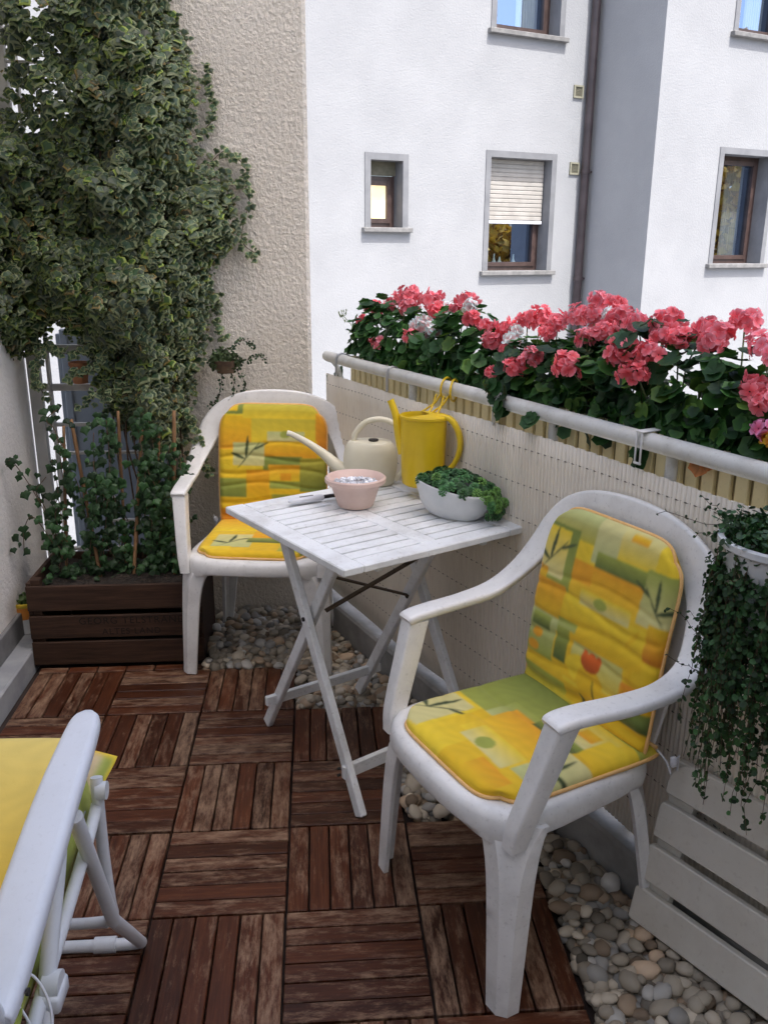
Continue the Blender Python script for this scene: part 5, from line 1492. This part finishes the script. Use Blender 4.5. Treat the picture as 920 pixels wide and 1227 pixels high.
# ================================================================ NEIGHBOURING HOUSE
def Wb(l, d, z):
    return Vector((CAM[0], CAM[1], 0)) + Vector(RN) * l + Vector(RD) * d + Vector((0, 0, z))
D1, D2, LC = 9.6, 8.415, 8.075
NB = tag(empty('apartment_house', Wb(6, D1, GROUND)), 'white rendered apartment house with brown windows across the yard', 'building')
nbl = Vector(NB.location)
def nb_build(mb_, name, mat, par=None, **kw):
    o_ = mb_.build(name, mat, par or NB, **kw)
    if par is None: o_.location = -nbl
    return o_
WIN = [  # l0, l1, z0, z1, plane depth, kind
    (4.795, 5.37, 1.645, 2.464, D1, 'small'), (6.463, 7.551, 1.135, 2.570, D1, 'shutter'), (6.463, 7.551, 3.905, 5.35, D1, 'open'),
    (9.165, 10.20, 1.235, 2.640, D2, 'open'), (9.165, 10.20, 3.93, 5.38, D2, 'open')]
def facade(l0, l1, d, wins):
    ls = sorted({l0, l1} | {w[0] + .075 for w in wins} | {w[1] - .075 for w in wins}); zs = sorted({GROUND, 9.5} | {w[2] for w in wins} | {w[3] - .075 for w in wins})
    m = MB()
    for i in range(len(ls) - 1):
        for j in range(len(zs) - 1):
            cx, cz = (ls[i] + ls[i + 1]) / 2, (zs[j] + zs[j + 1]) / 2
            if any(w[0] + .07 < cx < w[1] - .07 and w[2] < cz < w[3] - .07 for w in wins): continue
            m.add([Wb(ls[i], d, zs[j]), Wb(ls[i + 1], d, zs[j]), Wb(ls[i + 1], d, zs[j + 1]), Wb(ls[i], d, zs[j + 1])], [(0, 1, 2, 3)])
    return m
m = facade(-14, LC, D1, [w for w in WIN if w[4] == D1]); nb_build(m, 'wall', M_['far_render'], recalc=False)
m = facade(LC, 28, D2, [w for w in WIN if w[4] == D2]); nb_build(m, 'wall', M_['far_render'], recalc=False)
m = MB(); m.add([Wb(LC, D1, GROUND), Wb(LC, D2, GROUND), Wb(LC, D2, 9.5), Wb(LC, D1, 9.5)], [(0, 1, 2, 3)]); nb_build(m, 'return_wall', M_['far_render'], recalc=False)
m = MB(); m.add([Wb(-14, D1, 9.5), Wb(LC, D1, 9.5), Wb(LC, D2, 9.5), Wb(28, D2, 9.5), Wb(28, 18, 9.5), Wb(-14, 18, 9.5)], [(0, 1, 2, 3, 4, 5)]); nb_build(m, 'roof', M_['window_grey'], recalc=False)
def obox(mb_, l0, l1, d0, d1, z0, z1, bev=0):
    rt = Matrix.Rotation(math.atan2(RN[1], RN[0]), 4, 'Z')
    mb_.box(Wb((l0 + l1) / 2, (d0 + d1) / 2, (z0 + z1) / 2), (l1 - l0, d1 - d0, z1 - z0), rot=rt, bev=bev); return mb_
for (l0, l1, z0, z1, d, kind) in WIN:
    a, b, c, e = l0 + .075, l1 - .075, z0, z1 - .075          # clear opening
    rec = .21
    fr = MB(); t = .065
    fa, fb, fc, fe = a, b, c, e
    if kind == 'small': fe = e - .16
    def ring(mb_, x0_, x1_, z0_, z1_, w, d0_, d1_):
        obox(mb_, x0_, x0_ + w, d0_, d1_, z0_, z1_); obox(mb_, x1_ - w, x1_, d0_, d1_, z0_, z1_)
        obox(mb_, x0_ + w + .001, x1_ - w - .001, d0_ + .001, d1_ - .001, z0_, z0_ + w); obox(mb_, x0_ + w + .001, x1_ - w - .001, d0_ + .001, d1_ - .001, z1_ - w, z1_)
    ring(fr, fa, fb, fc, fe, t, d + rec, d + rec + .06)
    ring(fr, fa + t - .012, fb - t + .012, fc + t - .012, fe - t + .012, .052, d + rec - .018, d + rec + .04)
    wo = nb_build(fr, 'window', M_['window_brown'])
    # parts of the window hang below the frame mesh
    def sub(mb_, name, mat, **kw):
        o_ = mb_.build(name, mat, wo, **kw); return o_
    su = MB(); w = .075
    obox(su, l0, l0 + w, d - .012, d + rec + .05, z0, z1); obox(su, l1 - w, l1, d - .012, d + rec + .05, z0, z1); obox(su, l0 + w, l1 - w, d - .011, d + rec + .05, z1 - w, z1)
    sub(su, 'surround', M_['window_grey'])
    si = MB(); obox(si, l0 - .04, l1 + .04, d - .07, d + rec + .02, z0 - .055, z0 - .001, bev=.006); sub(si, 'sill', M_['sill_stone'])
    pa = MB(); pl_ = [Wb(fa + t + .03, d + rec + .02, fc + t + .03), Wb(fb - t - .03, d + rec + .02, fc + t + .03), Wb(fb - t - .03, d + rec + .02, fe - t - .03), Wb(fa + t + .03, d + rec + .02, fe - t - .03)]
    pa.add(pl_, [(0, 1, 2, 3)]); sub(pa, 'pane', M_['frosted_lit'] if kind == 'small' else M_['window_glass'], recalc=False)
    if kind == 'small':
        s2 = MB(); obox(s2, a, b, d + rec - .03, d + rec + .04, fe + .005, e); sub(s2, 'shutter_box', M_['vent_dark'])
    else:
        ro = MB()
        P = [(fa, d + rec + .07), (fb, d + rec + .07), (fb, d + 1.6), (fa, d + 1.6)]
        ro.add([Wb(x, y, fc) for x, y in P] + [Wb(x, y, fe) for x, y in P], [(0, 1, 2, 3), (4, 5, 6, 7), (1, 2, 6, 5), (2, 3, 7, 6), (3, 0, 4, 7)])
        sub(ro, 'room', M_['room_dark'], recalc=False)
        if kind == 'open':
            ct = MB(); vs = []; n = 40
            for k in range(n + 1):
                x = fb - .40 + .33 * k / n; vs += [Wb(x, d + rec + .16 + .02 * math.sin(k * 1.3), fc + .05), Wb(x, d + rec + .16 + .02 * math.sin(k * 1.3), fe)]
            ct.add(vs, [(2 * k, 2 * k + 2, 2 * k + 3, 2 * k + 1) for k in range(n)]); sub(ct, 'curtain', M_['curtain'], smooth=180, recalc=False)
    if kind == 'shutter':
        sh = MB(); z = e - .005; zb = c + .62
        while z - .052 > zb: 
            obox(sh, a + .012, b - .012, d + rec - .075, d + rec - .060, z - .050, z - .004, bev=.006); z -= .052
        obox(sh, a + .012, b - .012, d + rec - .066, d + rec - .062, z, e); sub(sh, 'shutter', M_['shutter_plastic'])
        s3 = MB(); obox(s3, a + .012, b - .012, d + rec - .085, d + rec - .055, z - .045, z - .006, bev=.004); sub(s3, 'shutter_rail', M_['blade_white'])
# bottles on the inner sill of the shuttered window
bot = None
for k, (l, h) in enumerate(((6.86, .21), (6.95, .17), (7.17, .20))):
    m = MB(); m.lathe([(.0, 0), (.030, 0), (.032, .01), (.032, .10), (.012, .14), (.011, h), (.0, h)], n=16)
    b_ = m.build('glass_bottle', M_['bottle_glass'], smooth=50, loc=Wb(l, D1 + .32, 1.137))
    tag(b_, ['left glass bottle of three on the sill of the half shuttered window', 'short middle glass bottle on the sill of the half shuttered window', 'right glass bottle of three on the sill of the half shuttered window'][k], 'bottle', 'glass bottles behind the half shuttered window')
# inner shelf for them
m = MB(); obox(m, 6.54, 7.47, D1 + .27, D1 + .5, 1.10, 1.136); nb_build(m, 'inner_sill', M_['blade_white'])
# rain pipe with brackets, cable, vents
o = tag(empty('rain_pipe', Wb(7.97, D1 - .075, GROUND)), 'dark brown rain pipe running down the inner corner of the house', 'rain pipe')
m = MB(); m.tube([(0, 0, 0), (0, 0, 12.8)], .055, n=20); m.build('pipe', M_['pipe_brown'], o, smooth=50)
for z in (1.0, 2.35, 4.45, 6.6):
    m = MB(); m.tube([(0, 0, z - GROUND), (0, 0, z - GROUND + .05)], .065, n=20); m.tube([(.05 * RN[0], .05 * RN[1], z - GROUND + .025), (.10 * RN[0], .10 * RN[1], z - GROUND + .025)], .015, n=8); m.build('bracket', M_['pipe_brown'], o, smooth=50)
m = MB(); m.tube([tuple(Wb(8.055, D1 - .02 + .008 * math.sin(k), -1 + k * .7)) for k in range(14)], .011, n=8)
tag(m.build('wall_cable', M_['clip_white'], smooth=180), 'thin white cable beside the rain pipe', 'cable')
for (u, v, lab) in ((692, 110, 'upper square beige wall vent beside the rain pipe'), (687, 202, 'lower square beige wall vent beside the rain pipe')):
    d_ = ray(u, v); t_ = (D1 - .0) / (d_ @ RD); p = CAM + d_ * t_; l = (p - CAM) @ RN
    o = tag(empty('wall_vent', Wb(l, D1, p[2])), lab, 'vent', 'square vents beside the rain pipe'); rt = Matrix.Rotation(math.atan2(RN[1], RN[0]), 4, 'Z')
    m = MB()
    for (c_, s_) in (((-.065, -.012, 0), (.02, .024, .15)), ((.065, -.012, 0), (.02, .024, .15)), ((0, -.011, .065), (.109, .022, .02)), ((0, -.011, -.065), (.109, .022, .02))): m.box(rt @ Vector(c_), s_, rot=rt)
    m.build('vent_frame', M_['vent_beige'], o)
    m = MB()
    for k in range(6): m.box(rt @ Vector((0, -.008, -.047 + k * .019)), (.108, .010, .013), rot=rt)
    m.build('grille', M_['vent_dark'], o)

# pale railing down in the yard
def Pd(u, v, d): 
    q = ray(u, v); return Vector(CAM + q * (d / (q @ RD)))
o = tag(empty('yard_railing', tuple(Pd(560, 495, 6.5))), 'pale blue grey sloping railing seen below the flower boxes', 'railing')
ol = Vector(o.location)
m = MB(); m.beam(Pd(530, 508, 6.5) - ol, Pd(612, 474, 6.5) - ol, .05, .07); m.beam(Pd(560, 507, 6.5) - ol, Pd(612, 503, 6.5) - ol, .04, .05)
for u, v in ((583, 486), (603, 478)): m.beam(Pd(u, v, 6.5) - ol, Pd(u - 3, v + 60, 6.5) - ol, .05, .05)
m.build('handrail', M_['blue_rail'], o)

# ground and autumn trees behind the viewer, seen mirrored in the panes
m = MB(); m.add([(-300, -300, GROUND), (300, -300, GROUND), (300, 300, GROUND), (-300, 300, GROUND)], [(0, 1, 2, 3)]); tag(m.build('ground', M_['asphalt'], recalc=False), kind='structure')
m = MB(); m.add([Wb(-14, 1.5, GROUND + .012), Wb(28, 1.5, GROUND + .012), Wb(28, D1, GROUND + .012), Wb(-14, D1, GROUND + .012)], [(0, 1, 2, 3)]); tag(m.build('yard_paving', M_['paving'], recalc=False), kind='structure')
LT = Template([(-.5, 0, 0), (0, -.6, .1), (.5, 0, 0), (0, .7, .1)], [(0, 1, 2, 3)])
for k, (l, b, h, rad, lab) in enumerate(((20.5, -10, 5.6, 2.6, 'low golden autumn tree mirrored in the half shuttered window'), (29.0, -10, 10.5, 4.2, 'tall golden autumn tree mirrored in the right windows'), (37, -14, 13.5, 5, 'tallest yellow autumn tree mirrored at the far right'))):
    base = Wb(l, b, GROUND); o = tag(empty('autumn_tree', base), lab, 'tree', 'autumn trees behind the viewer')
    m = MB(); m.tube([(0, 0, 0), (.1, 0, h * .35), (0, .1, h * .8)], [.22, .15, .05], n=10)
    for q in range(7):
        a = q * 2.4; m.tube([(0, 0, h * (.25 + .07 * q)), (rad * .6 * math.cos(a), rad * .6 * math.sin(a), h * (.45 + .07 * q))], [.07, .02], n=6)
    m.build('trunk', M_['stem_brown'], o, smooth=60)
    mats = []; tints = []
    for q in range(3500):
        d_ = RNG.normal(0, 1, 3); d_ /= np.linalg.norm(d_); p = d_ * RNG.random() ** .35 * np.array([rad, rad, h * .40]) * (1 + .25 * noise.noise(Vector(d_ * 2.2)))
        mats.append(frame_mat(p + [0, 0, h * .62], RNG.normal(0, 1, 3), RNG.normal(0, 1, 3), RNG.uniform(.22, .40)))
        tints.append((np.array([.70, .42, .05]) if RNG.random() < .7 else np.array([.40, .20, .04])) * RNG.uniform(.6, 1.2))
    scatter('crown', LT, mats, tints, M_['autumn_leaf'], o)

# ================================================================ CAMERA, LIGHT, WORLD
cam = bpy.data.cameras.new('camera'); co = bpy.data.objects.new('camera', cam); COL.objects.link(co)
cam.sensor_fit = 'VERTICAL'; cam.sensor_height = 36; cam.lens = 36 * FPX / 1227; cam.clip_start = .02; cam.clip_end = 1000
Rm = Matrix((CR, CU, -CF)).transposed().to_4x4(); Rm.translation = Vector(CAM); co.matrix_world = Rm
scene.camera = co

EL, AZ = R(61), R(8)
h = -RD * math.cos(AZ) + RN * math.sin(AZ)
tosun = Vector((h[0] * math.cos(EL), h[1] * math.cos(EL), math.sin(EL)))
sun = bpy.data.lights.new('sun', 'SUN'); sun.energy = 2.0; sun.angle = R(.55); sun.color = (1, .98, .95)
so = bpy.data.objects.new('sun', sun); COL.objects.link(so); so.rotation_euler = tosun.to_track_quat('Z', 'Y').to_euler(); so.location = (0, 0, 8)
w = bpy.data.worlds.new('World'); scene.world = w; w.use_nodes = True; nt = w.node_tree; nt.nodes.clear()
sky = nt.nodes.new('ShaderNodeTexSky'); sky.sky_type = 'NISHITA'; sky.sun_disc = False; sky.sun_elevation = EL; sky.sun_rotation = math.atan2(tosun.x, tosun.y)
sky.air_density = .78; sky.dust_density = 3.4; sky.ozone_density = .3
bg = nt.nodes.new('ShaderNodeBackground'); bg.inputs[1].default_value = .15; wo_ = nt.nodes.new('ShaderNodeOutputWorld')
nt.links.new(sky.outputs[0], bg.inputs[0]); nt.links.new(bg.outputs[0], wo_.inputs[0])
scene.view_settings.view_transform = 'Standard'; scene.view_settings.look = 'None'; scene.view_settings.gamma = 1; scene.view_settings.use_curve_mapping = False
scene.view_settings.exposure = 1.62
scene.render.resolution_x = 767; scene.render.resolution_y = 1024
scene.cycles.use_denoising = True
scene.cycles.max_bounces = 8; scene.cycles.transparent_max_bounces = 12
